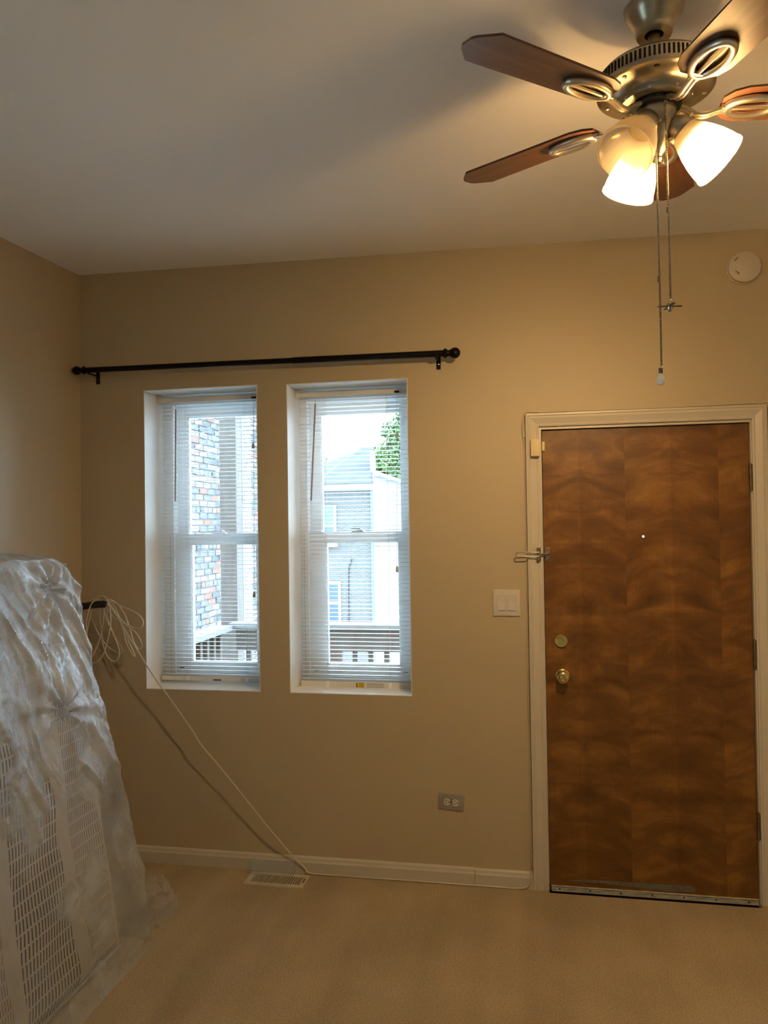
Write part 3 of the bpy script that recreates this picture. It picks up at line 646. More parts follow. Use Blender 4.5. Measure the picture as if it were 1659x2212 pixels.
# ================================================================ CABLES
def pxpath(pts): return [ony(px, py, y) for px, py, y in pts]
loops = [(186, 1378, -.17), (187, 1340, -.17), (196, 1308, -.165), (210, 1292, -.16), (224, 1288, -.165), (235, 1303, -.175), (239, 1340, -.18), (233, 1380, -.18), (222, 1415, -.175), (206, 1431, -.17), (190, 1428, -.16),
         (186, 1405, -.15), (188, 1365, -.145), (196, 1325, -.145), (206, 1300, -.15), (217, 1297, -.15), (224, 1310, -.14), (222, 1350, -.14), (212, 1390, -.135), (199, 1419, -.13), (186, 1424, -.13),
         (180, 1390, -.12), (182, 1340, -.12), (190, 1306, -.135), (204, 1294, -.14), (214, 1305, -.13), (217, 1345, -.12), (221, 1385, -.11), (229, 1413, -.11), (243, 1428, -.11), (254, 1424, -.11), (257, 1405, -.11), (247, 1375, -.11), (233, 1345, -.115), (224, 1318, -.12), (216, 1297, -.14),
         (204, 1300, -.13), (197, 1325, -.10), (208, 1360, -.09), (228, 1392, -.085), (248, 1407, -.085), (263, 1412, -.085), (262, 1400, -.085), (246, 1372, -.09), (230, 1330, -.10), (226, 1302, -.135),
         (238, 1297, -.14), (262, 1310, -.14), (289, 1321, -.14), (305, 1334, -.14), (309, 1347, -.14), (302, 1357, -.14), (287, 1355, -.135), (268, 1344, -.13), (248, 1325, -.13), (231, 1305, -.14), (223, 1298, -.145),
         (229, 1312, -.12), (245, 1333, -.11), (272, 1350, -.105), (294, 1368, -.105), (306, 1390, -.105), (304, 1402, -.105), (297, 1401, -.10), (288, 1384, -.10), (281, 1361, -.10), (268, 1325, -.11), (250, 1302, -.13), (235, 1295, -.145), (226, 1299, -.15),
         (237, 1306, -.13), (252, 1328, -.12), (264, 1355, -.115), (272, 1387, -.115), (284, 1411, -.115), (291, 1418, -.112), (288, 1408, -.108), (276, 1382, -.105), (266, 1356, -.10), (256, 1330, -.11), (244, 1305, -.13), (228, 1297, -.15)]
tail = [(240, 1312, -.135), (262, 1348, -.12), (281, 1380, -.11), (295, 1402, -.105), (317, 1438, -.10), (344, 1477, -.095), (372, 1516, -.09), (400, 1556, -.085), (418, 1582, -.08), (432, 1606, -.08), (462, 1642, -.075), (500, 1688, -.068), (540, 1738, -.06), (580, 1788, -.052), (612, 1826, -.036), (640, 1858, -.026), (660, 1877, -.022)]
cable = thing('coax_cable', (0.2, -0.1, 1.0), 'cream coaxial cable coiled on the black hook, its tail slanting to the floor', 'cable')
MB().tube(spline(pxpath(loops), 6), 0.0031, 8).build('coil', 'cable', cable)
run = pxpath(tail)
xe = ony(1120, 1917, -0.02).x
run += [Vector((0.995, -0.026, 0.014)), Vector((1.03, -0.022, 0.006)), Vector((1.10, -0.0195, 0.0045)), Vector((1.5, -0.0195, 0.0045)), Vector((1.85, -0.0195, 0.004)), Vector((1.955, -0.0200, 0.0045)), Vector((1.995, -0.0205, 0.012)), Vector((2.0125, -0.021, 0.028)), Vector((2.018, -0.020, 0.05)), Vector((2.020, -0.0130, 0.085))]
MB().tube(spline(run, 6), 0.0033, 8).build('tail', 'cable', cable)
# wall hook
hy = -0.15; hl_ = left_x(hy)
hook = thing('wall_hook', (hl_, hy, 1.25), 'black wall hook in the corner holding the coiled cable', 'hook')
MB().box(hl_ + 0.0005, hl_ + 0.012, hy - 0.02, hy + 0.02, 1.215, 1.30, 0.003).build('mount_plate', 'hookblack', hook)
p0 = Vector((hl_ + 0.010, hy, 1.248)); p1 = ony(229, 1305, hy)
MB().tube(spline([p0, p0.lerp(p1, 0.35) + Vector((0, 0, -0.004)), p0.lerp(p1, 0.7), p1 + Vector((-0.012, 0, 0)), p1], 5), [0.007 + 0.010 * min(1, math.sin(PI * min(1, (i + 0.5) / 21.5)) * 1.6) for i in range(21)], 14).build('arm', 'hookblack', hook)
# thin wire along the casing
cx0, cx1, ct_ = CI[0] - CW - 0.006, CI[1] + CW + 0.005, CI[2] + CW + 0.005
wire = thing('casing_wire', (cx0, 0, 0), 'thin painted wire running up and over the door casing', 'wire')
wp = [Vector((cx0, -0.004, 0.09)), Vector((cx0 + 0.001, -0.004, 0.5)), Vector((cx0 - 0.002, -0.004, 0.9)), Vector((cx0 + 0.001, -0.004, 1.4)), Vector((cx0, -0.004, 1.85)), Vector((cx0 + 0.001, -0.004, 1.95)), Vector((cx0 - 0.008, -0.005, 2.02)), Vector((cx0 - 0.006, -0.006, 2.07)), Vector((cx0 + 0.012, -0.005, ct_ + 0.004)), Vector((cx0 + 0.07, -0.004, ct_ + 0.002)), Vector((cx0 + 0.4, -0.004, ct_)), Vector((cx1 - 0.3, -0.004, ct_ + 0.001)), Vector((cx1 - 0.04, -0.004, ct_ + 0.002)), Vector((cx1 + 0.002, -0.004, ct_ - 0.012)), Vector((cx1 + 0.001, -0.004, 1.9)), Vector((cx1, -0.004, 1.2)), Vector((cx1, -0.004, 0.05))]
MB().tube(spline(wp, 8), 0.0028, 8).build('lead', 'wire', wire)
for (x, z, hor) in ((cx0, 2.005, 0), (cx0, 0.98, 0), (cx0, 0.15, 0), (cx0 + 0.07, ct_ + 0.002, 1), (cx1 - 0.035, ct_ + 0.002, 1)):
    if hor: MB().box(x - 0.003, x + 0.003, -0.0075, -0.0003, z - 0.004, z + 0.009, 0.001).build('staple', 'wire', wire)
    else: MB().box(x - 0.006, x + 0.005, -0.0075, -0.0003, z - 0.003, z + 0.003, 0.001).build('staple', 'wire', wire)

# ================================================================ MATTRESS IN ITS PLASTIC BAG
LEAN = math.atan2(0.225, 1.48)
MY0 = -0.725                                   # foot end nearest the window wall
mat_t = thing('mattress', (0.465, MY0, 0.006), 'patterned mattress standing on its side, leaning towards the left wall', 'mattress')
mat_t.rotation_euler = (0, -LEAN, 0)
import bmesh
def rbox(name, x0, x1, y0, y1, z0, z1, bev, m, parent):
    bm = bmesh.new(); bmesh.ops.create_cube(bm, size=1)
    for v in bm.verts: v.co = Vector(((x0 + x1) / 2 + v.co.x * (x1 - x0), (y0 + y1) / 2 + v.co.y * (y1 - y0), (z0 + z1) / 2 + v.co.z * (z1 - z0)))
    bmesh.ops.bevel(bm, geom=bm.edges[:], offset=bev, segments=5, affect='EDGES', profile=0.5)
    me = bpy.data.meshes.new(name); bm.to_mesh(me); bm.free(); me.shade_smooth(); me.set_sharp_from_angle(angle=math.radians(50)); me.materials.append(MT[m])
    o = bpy.data.objects.new(name, me); COL.objects.link(o); o.parent = parent; return o
TH = 0.30
rbox('body', -TH, -0.004, -1.95, 0, 0.0, 1.50, 0.035, 'border', mat_t)
# quilted, printed face panel with soft swells
ny, nz_ = 90, 70; vs_ = []; fs = []
for i in range(ny + 1):
    for j in range(nz_ + 1):
        y = -1.94 + 1.935 * i / ny; z = 0.008 + 1.484 * j / nz_
        e = min(-y, y + 1.95, z, 1.5 - z); edge = min(1, max(0, e / 0.05)) ** 0.5
        x = -0.02 + 0.022 * edge + 0.004 * noise.noise(Vector((y * 5, z * 5, 0)))
        vs_.append((x, y, z))
for i in range(ny):
    for j in range(nz_): k = i * (nz_ + 1) + j; fs.append((k, k + nz_ + 1, k + nz_ + 2, k + 1))
me = bpy.data.meshes.new('printed_face'); me.from_pydata(vs_, [], fs); me.update(); me.shade_smooth(); me.materials.append(MT['ticking'])
o = bpy.data.objects.new('printed_face', me); COL.objects.link(o); o.parent = mat_t
for zz in (0.010, 1.490):
    b = MB(); b.tube([(0.000, -1.93, zz), (0.000, -0.02, zz)], 0.007, 8); me = b.mesh('piping', 'border'); o = bpy.data.objects.new('piping', me); COL.objects.link(o); o.parent = mat_t

# bag: one closed loose film around the mattress, creased, flaring at the floor
bag = thing('plastic_bag', (0.45, MY0, 0.0), 'crinkled translucent plastic bag wrapped around the mattress', 'plastic bag')
SIL = [(0.0, 0.570), (0.083, 0.566), (0.347, 0.529), (0.629, 0.458), (1.005, 0.369), (1.185, 0.312), (1.41, 0.262), (1.53, 0.21)]
def interp(tab, z):
    for (a, xa), (c, xc) in zip(tab, tab[1:]):
        if z <= c: t = max(0, (z - a) / (c - a)); return xa + (xc - xa) * t
    return tab[-1][1]
def facex(z): return 0.465 - (z / 1.48) * 0.225
KNOTS = [(-0.90, 1.405), (-0.955, 0.965)]
def ridged(p, oct_=4):
    s, a, tot = 0, 1.0, 0
    for _ in range(oct_): s += a * (1 - abs(noise.noise(p)) * 2.2); tot += a; a *= 0.55; p = p * 2.03
    return s / tot
def crease(y, z):
    p = Vector((y * 1.0, z * 1.0, 0))
    # long folds that hang from the top edge and slant towards the foot
    u = y * 0.95 + z * 0.30
    w_ = noise.noise(Vector((y * 3, z * 3, 4.0))) * 0.10
    long_ = ridged(Vector(((u + w_) * 8.5, z * 1.6, 1.7)), 3)
    fine = ridged(Vector((y * 19, z * 12, 9.0)), 5)
    d = 0.026 * long_ + 0.012 * fine * (0.4 + 0.9 * max(0, noise.noise(Vector((y * 4, z * 3, 7.0))) + 0.4))
    for (ky, kz) in KNOTS:
        dy, dz = y - ky, z - kz; r = math.hypot(dy, dz)
        th = math.atan2(dz, dy); d += 0.016 * math.exp(-r / 0.16) * math.cos(9 * th + 2 * noise.noise(Vector((dy * 6, dz * 6, 2)))) * min(1, r / 0.03)
        d -= 0.028 * math.exp(-(r / 0.035) ** 2)
    return d
YE = MY0 + 0.045                                 # foot end of the bag
YN = MY0 - 2.05
ny, nz_ = 260, 230; vs_ = []; fs = []
ZT = 1.518
def bagx(y, z):
    s = max(0.0, min(1.0, (y + 1.35) / 0.60))     # 0 near the camera: hugs; 1 at the foot: stands off
    s = s * s * (3 - 2 * s)
    hug = facex(z) + 0.020 + 0.09 * max(0, 1 - z / 0.14) ** 1.5
    return hug * (1 - s) + max(hug, interp(SIL, z) - 0.012) * s
for i in range(ny + 1):
    ty = (i / ny) ** 0.62                          # finer towards the foot end
    y = YN + (YE - YN) * ty
    for j in range(nz_ + 1):
        z = ZT * j / nz_
        damp = min(1, z / 0.05) * min(1, (ZT - z) / 0.03 + 0.2) * min(1, (YE - y) / 0.02 + 0.25)
        x = max(bagx(y, z) + crease(y, z) * damp - 0.004, facex(z) + 0.010)
        zz = z
        # sloping shoulder at the top foot corner
        sh = max(0, (y - (-0.86)) / (YE + 0.86)); top = ZT - 0.125 * sh ** 1.6 - 0.012 * ridged(Vector((y * 7, 3, 0)), 2) * (1 - sh)
        zz = z / ZT * top
        vs_.append((x, y, zz))
for i in range(ny):
    for j in range(nz_): k = i * (nz_ + 1) + j; fs.append((k, k + nz_ + 1, k + nz_ + 2, k + 1))
def slack(x, y, z):
    """creased, baggy film scatters more than film lying flat on the ticking"""
    up = min(1, max(0, (z - 0.45) / 0.75)); blot = noise.noise(Vector((y * 5.5, z * 4.0, 3.0))) + 0.5 * noise.noise(Vector((y * 14, z * 11, 6.0)))
    off = max(0, x - facex(z) - 0.022) / 0.10
    return max(0.0, min(1.0, 0.75 * up + 0.40 * blot + 0.35 * min(1, off) - 0.08))
def with_slack(o, pts, full=None):
    a_ = o.data.attributes.new('slack', 'FLOAT', 'POINT')
    a_.data.foreach_set('value', [slack(*p) if full is None else full for p in pts]); return o
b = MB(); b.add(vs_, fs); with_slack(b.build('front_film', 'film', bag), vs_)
# top, foot end and back of the bag
topl = [vs_[i * (nz_ + 1) + nz_] for i in range(ny + 1)]; endl = vs_[ny * (nz_ + 1):]
v2, f2 = [], []; nt = 10
for i, p in enumerate(topl[::2]):
    for j in range(nt + 1):
        q_ = j / nt; xb = max(left_x(p[1]) + 0.012, p[0] - TH - 0.06)
        v2.append((p[0] + (xb - p[0]) * q_, p[1], p[2] + 0.016 * math.sin(PI * q_) + (0.010 * ridged(Vector((p[1] * 9, q_ * 3, 0)), 2) if 0 < j < nt else 0)))
m_ = len(topl[::2])
for i in range(m_ - 1):
    for j in range(nt): k = i * (nt + 1) + j; f2.append((k, k + nt + 1, k + nt + 2, k + 1))
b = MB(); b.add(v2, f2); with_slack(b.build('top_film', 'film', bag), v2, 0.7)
v2, f2 = [], []
for i, p in enumerate(endl[::2]):
    for j in range(nt + 1):
        q_ = j / nt; xb = max(left_x(p[1]) + 0.012, facex(p[2]) - TH - 0.04)
        v2.append((p[0] + (xb - p[0]) * q_, p[1] + 0.05 * math.sin(PI * q_) * (0.6 + 0.5 * noise.noise(Vector((q_ * 4, p[2] * 5, 0)))), p[2]))
m_ = len(endl[::2])
for i in range(m_ - 1):
    for j in range(nt): k = i * (nt + 1) + j; f2.append((k, k + nt + 1, k + nt + 2, k + 1))
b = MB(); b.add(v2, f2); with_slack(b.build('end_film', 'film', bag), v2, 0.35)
# knots where the film is twisted
for (ky, kz) in KNOTS:
    x = bagx(ky, kz) + 0.012
    P = [Vector((x + 0.012 * math.sin(k * 1.3), ky + 0.022 * math.cos(k * 0.9) * (1 - k / 14), kz - 0.030 + k * 0.006)) for k in range(12)]
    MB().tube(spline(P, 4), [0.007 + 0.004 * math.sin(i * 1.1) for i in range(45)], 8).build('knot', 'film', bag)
# loose flap of film lying on the carpet beyond the foot end
v2, f2 = [], []; n1, n2 = 26, 22
A0, A1 = Vector((0.49, YE + 0.02, 0.225)), Vector((0.50, YE + 0.03, 0.004))
B0, B1 = ony(362, 1890, -0.42), onz(404, 1956, 0.006)
for i in range(n1 + 1):
    for j in range(n2 + 1):
        s, q_ = i / n1, j / n2
        p = (A0.lerp(A1, q_)).lerp(B0.lerp(B1, q_), s)
        w_ = math.sin(PI * s) * 0.7 + 0.3
        p = p + Vector((0.045 * ridged(Vector((s * 3, q_ * 3, 1)), 3) * w_ - 0.03 * s, 0.05 * noise.noise(Vector((s * 4, q_ * 4, 5))) * w_, 0.03 * (ridged(Vector((s * 4, q_ * 3, 8)), 3) - 0.5) * w_ * (1 - q_)))
        p.z = max(p.z, 0.004 + 0.006 * abs(noise.noise(Vector((s * 9, q_ * 9, 3)))))
        v2.append(p)
for i in range(n1):
    for j in range(n2): k = i * (n2 + 1) + j; f2.append((k, k + n2 + 1, k + n2 + 2, k + 1))
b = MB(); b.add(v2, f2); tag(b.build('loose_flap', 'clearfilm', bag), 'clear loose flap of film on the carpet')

# ================================================================ CEILING FAN
FX, FYc, FZ = 2.358, -1.567, 2.607
fan = thing('ceiling_fan', (FX, FYc, 2.86), 'antique brass ceiling fan with five walnut blades and three glass lamp shades', 'ceiling fan')
O = Vector((FX, FYc, 0))
MB().lathe([(0.022, 2.810), (0.022, 2.792), (0.040, 2.788), (0.0435, 2.792), (0.0435, 2.802), (0.049, 2.814), (0.060, 2.832), (0.067, 2.844), (0.070, 2.8585)], O, n=48).build('canopy', 'pewter', fan)
MB().lathe([(0.0, 2.797), (0.0215, 2.797)], O, n=24).build('canopy_hole', 'dark', fan)
MB().lathe([(0.0145, 2.73), (0.0145, 2.796)], O, n=24).build('downrod', 'pewter', fan)
hs_ = MB().lathe([(0.0, 2.742), (0.022, 2.742), (0.024, 2.728), (0.060, 2.722), (0.105, 2.712), (0.125, 2.703), (0.133, 2.694), (0.134, 2.664), (0.1365, 2.660), (0.1365, 2.654), (0.131, 2.651), (0.120, 2.651), (0.100, 2.647), (0.088, 2.641), (0.084, 2.634), (0.082, 2.622), (0.070, 2.618), (0.060, 2.618), (0.0, 2.618)], O, n=64).build('motor_housing', 'pewter', fan)
b = MB()
for i in range(80):
    a = 2 * PI * i / 80; r_ = Vector((math.cos(a), math.sin(a), 0)); t_ = Vector((-r_.y, r_.x, 0)); c_ = O + r_ * 0.1336
    b.prism([c_ + t_ * s_ * 0.0024 + Vector((0, 0, z_)) for s_, z_ in ((-1, 2.6675), (1, 2.6675), (1, 2.6905), (-1, 2.6905))], r_ * -0.001, r_ * 0.0008)
tag(b.build('vent_slots', 'dark', hs_, smooth=False), kind='stuff')
for i in range(10):
    a = 2 * PI * (i + 0.3) / 10; c_ = O + Vector((math.cos(a) * 0.119, math.sin(a) * 0.119, 2.651))
    if i % 2: MB().lathe([(0.0065, 0), (0.0065, 0.0006)], c_, (0, 0, -1), 14).build('hole', 'dark', hs_)
    else: MB().lathe([(0.0055, 0), (0.005, 0.003), (0, 0.0045)], c_, (0, 0, -1), 14).build('screw', 'pewterlight', hs_)
for i in range(8):
    a = 2 * PI * (i + 0.6) / 8; r_ = Vector((math.cos(a), math.sin(a), 0)); c_ = O + r_ * 0.0829 + Vector((0, 0, 2.628))
    MB().lathe([(0.005, 0), (0.0045, 0.002), (0, 0.0035)], c_, r_, 12).build('screw', 'pewterlight', hs_)
MB().lathe([(0.060, 2.618), (0.060, 2.612), (0.052, 2.608), (0.0, 2.608)], O, n=40).build('flywheel', 'dark', fan)
MB().lathe([(0.046, 2.612), (0.0475, 2.606), (0.0475, 2.570), (0.045, 2.566)], O, n=40).build('switch_housing', 'pewter', fan)
MB().lathe([(0.045, 2.566), (0.043, 2.556), (0.036, 2.545), (0.030, 2.530), (0.026, 2.512), (0.016, 2.500), (0.011, 2.494), (0.013, 2.488), (0.010, 2.480), (0.0, 2.477)], O, n=40).build('light_fitter', 'pewter', fan)
A0_ = 3.846; PIT = -0.145
# blade mesh in local axes: +x outwards
R0, R1, BW, TE, CH = 0.150, 0.559, 0.066, 0.022, 0.042
out = [(R0, -0.030), (R0 + 0.02, -0.050), (R0 + 0.05, -0.0600), (R1 - CH, -BW), (R1 - 0.006, -TE - 0.006), (R1, -TE + 0.006), (R1, TE - 0.006), (R1 - 0.006, TE + 0.006), (R1 - CH, BW), (R0 + 0.05, 0.0600), (R0 + 0.02, 0.050), (R0, 0.030)]
bl = MB().prism([(x, y, 0) for x, y in out], (0, 0, 0.0), (0, 0, 0.0055)).mesh('blade', 'blade', smooth=False)
ir = MB()
ov = [(0.222 + 0.060 * math.cos(a), 0.031 * math.sin(a), -0.006) for a in np.linspace(0, 2 * PI, 41)[:-1]]
ir.tube(ov, 0.0092, 10, closed=True)
ir.tube([(0.168, 0, -0.0075), (0.215, 0, -0.0075), (0.275, 0, -0.0075)], 0.0050, 8)
ir.box(0.150, 0.176, -0.012, 0.012, -0.013, -0.0015, 0.002)
arm = [(0.058, 0, 0.003), (0.075, 0, -0.006), (0.092, 0, -0.018), (0.112, 0, -0.021), (0.135, 0, -0.014), (0.160, 0, -0.008)]
for s_ in (-0.005, 0.005): ir.tube(spline([(x, y + s_, z) for x, y, z in arm], 5), 0.0055, 8)
irm = ir.mesh('blade_iron', 'pewterlight')
for k in range(5):
    o = bpy.data.objects.new('blade', bl); COL.objects.link(o); o.parent = fan
    o.location = (0, 0, FZ - 2.86); o.rotation_euler = Matrix.Rotation(A0_ + k * 2 * PI / 5, 3, 'Z').__matmul__(Matrix.Rotation(PIT, 3, 'X')).to_euler()
    i_ = bpy.data.objects.new('blade_iron', irm); COL.objects.link(i_); i_.parent = o
# lamps
TILT = math.radians(43)
LAMPS = [(-8, True), (112, True), (232, False)]
for az, lit in LAMPS:
    a = math.radians(az); h = Vector((math.cos(a), math.sin(a), 0))
    ax = (h * math.sin(TILT) - Vector((0, 0, 1)) * math.cos(TILT)).normalized()
    nk = O + h * 0.056 + Vector((0, 0, 2.552))
    ho = MB().cyl(O + h * 0.018 + Vector((0, 0, 2.548)), nk - ax * 0.020, 0.013, n=18); ho.lathe([(0.014, -0.030), (0.030, -0.022), (0.034, -0.010), (0.034, 0.010), (0.0325, 0.012)], nk, ax, 32)
    holder = ho.build('lamp_holder', 'pewter', fan)
    for q_ in range(3):
        aa = a + 2.1 * q_ + 0.5; u_ = ax.orthogonal().normalized(); v_ = ax.cross(u_); dd = u_ * math.cos(aa) + v_ * math.sin(aa)
        MB().cyl(nk + dd * 0.033, nk + dd * 0.043, 0.0022, n=8).build('thumb_screw', 'pewterlight', holder)
    prof = [(0.0315, -0.006), (0.0305, 0.004), (0.034, 0.014), (0.043, 0.034), (0.051, 0.056), (0.0575, 0.078), (0.062, 0.100), (0.0635, 0.114), (0.0655, 0.119), (0.0655, 0.125), (0.0635, 0.1265)]
    inn = [(r_ - 0.003, h_) for r_, h_ in reversed(prof)]
    sm_ = MB(); sm_.openlathe(prof + inn, nk, ax, 96); np_ = len(prof)
    for j_ in range(np_ + 1, 2 * np_ - 1):        # ribs pressed into the inside of the glass
        for i_ in range(0, 96, 2):
            v_ = sm_.v[j_ * 96 + i_]; c_ = nk + ax * (v_ - nk).dot(ax); sm_.v[j_ * 96 + i_] = c_ + (v_ - c_) * 1.022
    sh = sm_.build('lamp_shade', 'shade', fan)
    if lit: sh['label'] = 'lit frosted glass shade'
    if lit:
        MB().lathe([(0.0135, -0.004), (0.0135, 0.018), (0.022, 0.034), (0.0305, 0.056), (0.031, 0.062), (0.0, 0.062)], nk, ax, 28).build('bulb_base', 'bulb_off', holder)
        MB().lathe([(0.030 * math.cos(t_) if t_ < 1.55 else 0.0, 0.0625 + 0.026 * math.sin(t_)) for t_ in np.linspace(0, PI / 2, 8)], nk, ax, 28).build('bulb', 'bulb_on', holder)
# pull chains
def chain(name, x, y, zt, zb, conn):
    b = MB(); n = int((zt - zb) / 0.0046)
    for i in range(n): b.ball((x + 0.003 * math.sin(i * 0.02) * i / n, y, zt - i * 0.0046), 0.0026, n=6)
    b.tube([(x, y, zt), (x, y, zb)], 0.0005, 4)
    ch = b.build(name, 'nickel', fan); ch['kind'] = 'stuff'
    for c_ in conn: MB().cyl((x, y, c_ - 0.006), (x, y, c_ + 0.006), 0.0032, n=10).build('chain_connector', 'bronze', ch)
    return ch
c1x, c1y = 2.3475, -1.627
MB().cyl((c1x, FYc - 0.02, 2.530), (c1x, c1y, 2.518), 0.004, n=10).build('chain_outlet', 'pewterlight', fan)
c1 = chain('light_pull_chain', c1x, c1y, 2.518, 1.972, [2.181])
MB().cyl((c1x, c1y, 1.960), (c1x, c1y, 1.972), 0.0048, n=14).build('pull_cap', 'bronze', c1)
MB().lathe([(0.0045, 0.0), (0.0050, -0.004), (0.0075, -0.010), (0.0092, -0.016), (0.0090, -0.021), (0.0065, -0.026), (0.0, -0.028)], (c1x, c1y, 1.960), (0, 0, 1), 18).build('bulb_pendant', 'frostpull', c1)
c2x, c2y = 2.3722, -1.617
MB().cyl((c2x, FYc - 0.04, 2.600), (c2x, c2y, 2.600), 0.004, n=10).build('chain_outlet', 'pewterlight', fan)
c2 = chain('fan_pull_chain', c2x, c2y, 2.600, 2.128, [2.345])
pn = MB().lathe([(0.006, 0.007), (0.0075, 0.004), (0.0075, -0.004), (0.005, -0.009), (0.0035, -0.012), (0.0, -0.0125)], (c2x, c2y, 2.118), (0, 0, 1), 18).build('fan_pendant', 'nickel', c2)
for k in range(4):
    a = k * PI / 2 + 0.15; d_ = Vector((math.cos(a), math.sin(a), 0)); e_ = Vector((-d_.y, d_.x, 0)); c_ = Vector((c2x, c2y, 2.1175))
    # pendant blades are sub-parts of the chain
    MB().prism([c_ + d_ * 0.006 - e_ * 0.003, c_ + d_ * 0.028 - e_ * 0.0045, c_ + d_ * 0.028 + e_ * 0.0045, c_ + d_ * 0.006 + e_ * 0.003], (0, 0, 0), (0, 0, 0.0018)).build('pendant_blade', 'bronze', c2, smooth=False)

# ================================================================ OUTSIDE
tag(MB().box(-70, 70, -70, 110, -4.3, -4.0).build('ground', 'ground', smooth=False), kind='structure')
tag(MB().box(-0.33, 4.3, YO + 0.005, 2.05, -0.22, -0.12).build('deck_floor', 'deck', smooth=False), kind='structure')
# porch post
p0 = ony(467, 1200, 1.95).x; p1 = ony(503, 1200, 1.95).x
pp = thing('porch_post', ((p0 + p1) / 2, 2.02, -0.12), 'tall brown timber porch post rising behind the deck rail corner', 'post')
MB().box(p0, p1, 2.03, 2.15, -0.12, 4.2, 0.004).build('shaft', 'porchwood', pp, smooth=False)
MB().box(p0 - 0.01, p1 + 0.01, 2.022, 2.16, -0.12, 0.02, 0.003).build('base_trim', 'porchwood', pp, smooth=False)
# deck railing: rail parallel to the wall, and its return towards the house
def railing(name, label, A, B, out_, post_at, first, step, zt):
    A, B = Vector(A), Vector(B); d = (B - A); Lh = d.length; d = d / Lh; n_ = Vector(out_)
    t = thing(name, (A + B) / 2 + Vector((0, 0, -0.12 - (A.z + B.z) / 2)), label, 'railing', 'deck railings')
    def bar(nm, s0, s1, o0, o1, z0, z1, m):
        P = [A + d * s0 + n_ * o0, A + d * s1 + n_ * o0, A + d * s1 + n_ * o1, A + d * s0 + n_ * o1]
        for p in P: p.z = 0
        MB().prism(P, (0, 0, z0), (0, 0, z1)).build(nm, m, t, smooth=False)
    bar('cap_board', -0.05, Lh, -0.07, 0.07, zt - 0.038, zt, 'railtop')
    bar('upper_rail', 0, Lh, -0.045, -0.008, zt - 0.195, zt - 0.0385, 'porchwood')
    bar('lower_rail', 0, Lh, -0.045, -0.008, 0.02, 0.11, 'porchwood')
    s = first
    while s < Lh - 0.03:
        bar('baluster', s, s + 0.036, -0.007, 0.029, -0.05, zt - 0.0385, 'porchwood'); s += step
    for q_ in post_at: bar('newel', q_, q_ + 0.088, -0.044, 0.044, -0.12, zt - 0.0385, 'porchwood')
railing('deck_railing', 'brown deck railing with pale cap board parallel to the windows', (-0.10, 1.95, 0), (3.9, 1.95, 0), (0, 1, 0), (0.711, 2.4), 0.06, 0.1155, 0.912)
railing('deck_railing', 'brown deck railing with pale cap board returning towards the house', (-0.185, 1.825, 0), (-0.185, 0.36, 0), (1, 0, 0), (), 0.05, 0.113, 0.900)

# neighbouring brick building, its wall running away from us; nearest 300 bricks are single parts
NX = -1.50
nb = thing('brick_building', (NX - 1.0, 6.0, -4.0), 'neighbouring building with weathered grey and red brick wall close by', 'building')
MB().box(NX - 2.0, NX - 0.012, 3.3, 7.05, -4.0, 5.0).build('wall', 'mortar', nb, smooth=False)
BL, BH, CRS = 0.200, 0.055, 0.0685
cells = []
nrow = int(4.4 / CRS)
for r in range(nrow):
    z = -0.2 + r * CRS; off = (r % 2) * 0.105
    hdr = (r % 6 == 5)
    step = 0.108 if hdr else 0.212
    y = 3.35 + off
    while y < 7.0:
        cells.append((y, z, (0.098 if hdr else BL))); y += step
def bcol():
    return random.choices(range(5), (34, 30, 13, 12, 11))[0]
vis = [c for c in cells if 4.05 < c[0] < 6.3 and 0.36 < c[1] < 3.1]
vis.sort(key=lambda c: c[0]); near = set(vis[:300]); rest = [c for c in cells if c not in near]
bmesh_cache = {}
def brick_mesh(L, col):
    key = (L, col)
    if key not in bmesh_cache:
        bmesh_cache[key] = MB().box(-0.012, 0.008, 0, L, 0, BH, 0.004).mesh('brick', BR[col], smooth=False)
    return bmesh_cache[key]
nbl = Vector(nb.location)
for (y, z, L) in vis[:300]:
    o = bpy.data.objects.new('brick', brick_mesh(L, bcol())); COL.objects.link(o); o.parent = nb
    o.location = Vector((NX + random.uniform(-0.004, 0.004), y, z + random.uniform(-0.003, 0.003))) - nbl; o.rotation_euler = (random.uniform(-0.012, 0.012), 0, random.uniform(-0.01, 0.01))
groups = {}
for c in rest: groups.setdefault(bcol(), []).append(c)
rb_ = MB(); mi = []
for col, cs in groups.items():
    for (y, z, L) in cs:
        n0 = len(rb_.f); rb_.box(NX - 0.012, NX + 0.006, y, y + L, z, z + BH); mi += [col] * (len(rb_.f) - n0)
me = bpy.data.meshes.new('brick_field'); me.from_pydata([tuple(v - nbl) for v in rb_.v], [], rb_.f); me.update()
for m_ in BR: me.materials.append(m_)
me.polygons.foreach_set('material_index', mi)
o = bpy.data.objects.new('brick_field', me); COL.objects.link(o); o.parent = nb; tag(o, kind='stuff')
# downspout strapped to that wall
d0 = onx(503, 1100, NX).y; d1 = onx(526, 1100, NX).y
ds = thing('downspout', (NX + 0.05, (d0 + d1) / 2, -4.0), 'pale ribbed metal downspout on the neighbouring brick wall', 'downspout')
yc = (d0 + d1) / 2; ww = 0.30
pr = []
for i in range(13):
    y = yc - ww / 2 + ww * i / 12; pr.append((NX + 0.115 + (0.010 if i % 2 else 0.0), y, 0))
pr += [(NX + 0.0135, yc + ww / 2, 0), (NX + 0.0135, yc - ww / 2, 0)]
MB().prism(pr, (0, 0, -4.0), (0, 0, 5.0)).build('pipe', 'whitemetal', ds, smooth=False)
for z in (-0.6, 1.95, 4.2): MB().box(NX + 0.0135, NX + 0.13, yc - ww / 2 - 0.02, yc + ww / 2 + 0.02, z, z + 0.03).build('strap', 'whitemetal', ds, smooth=False)

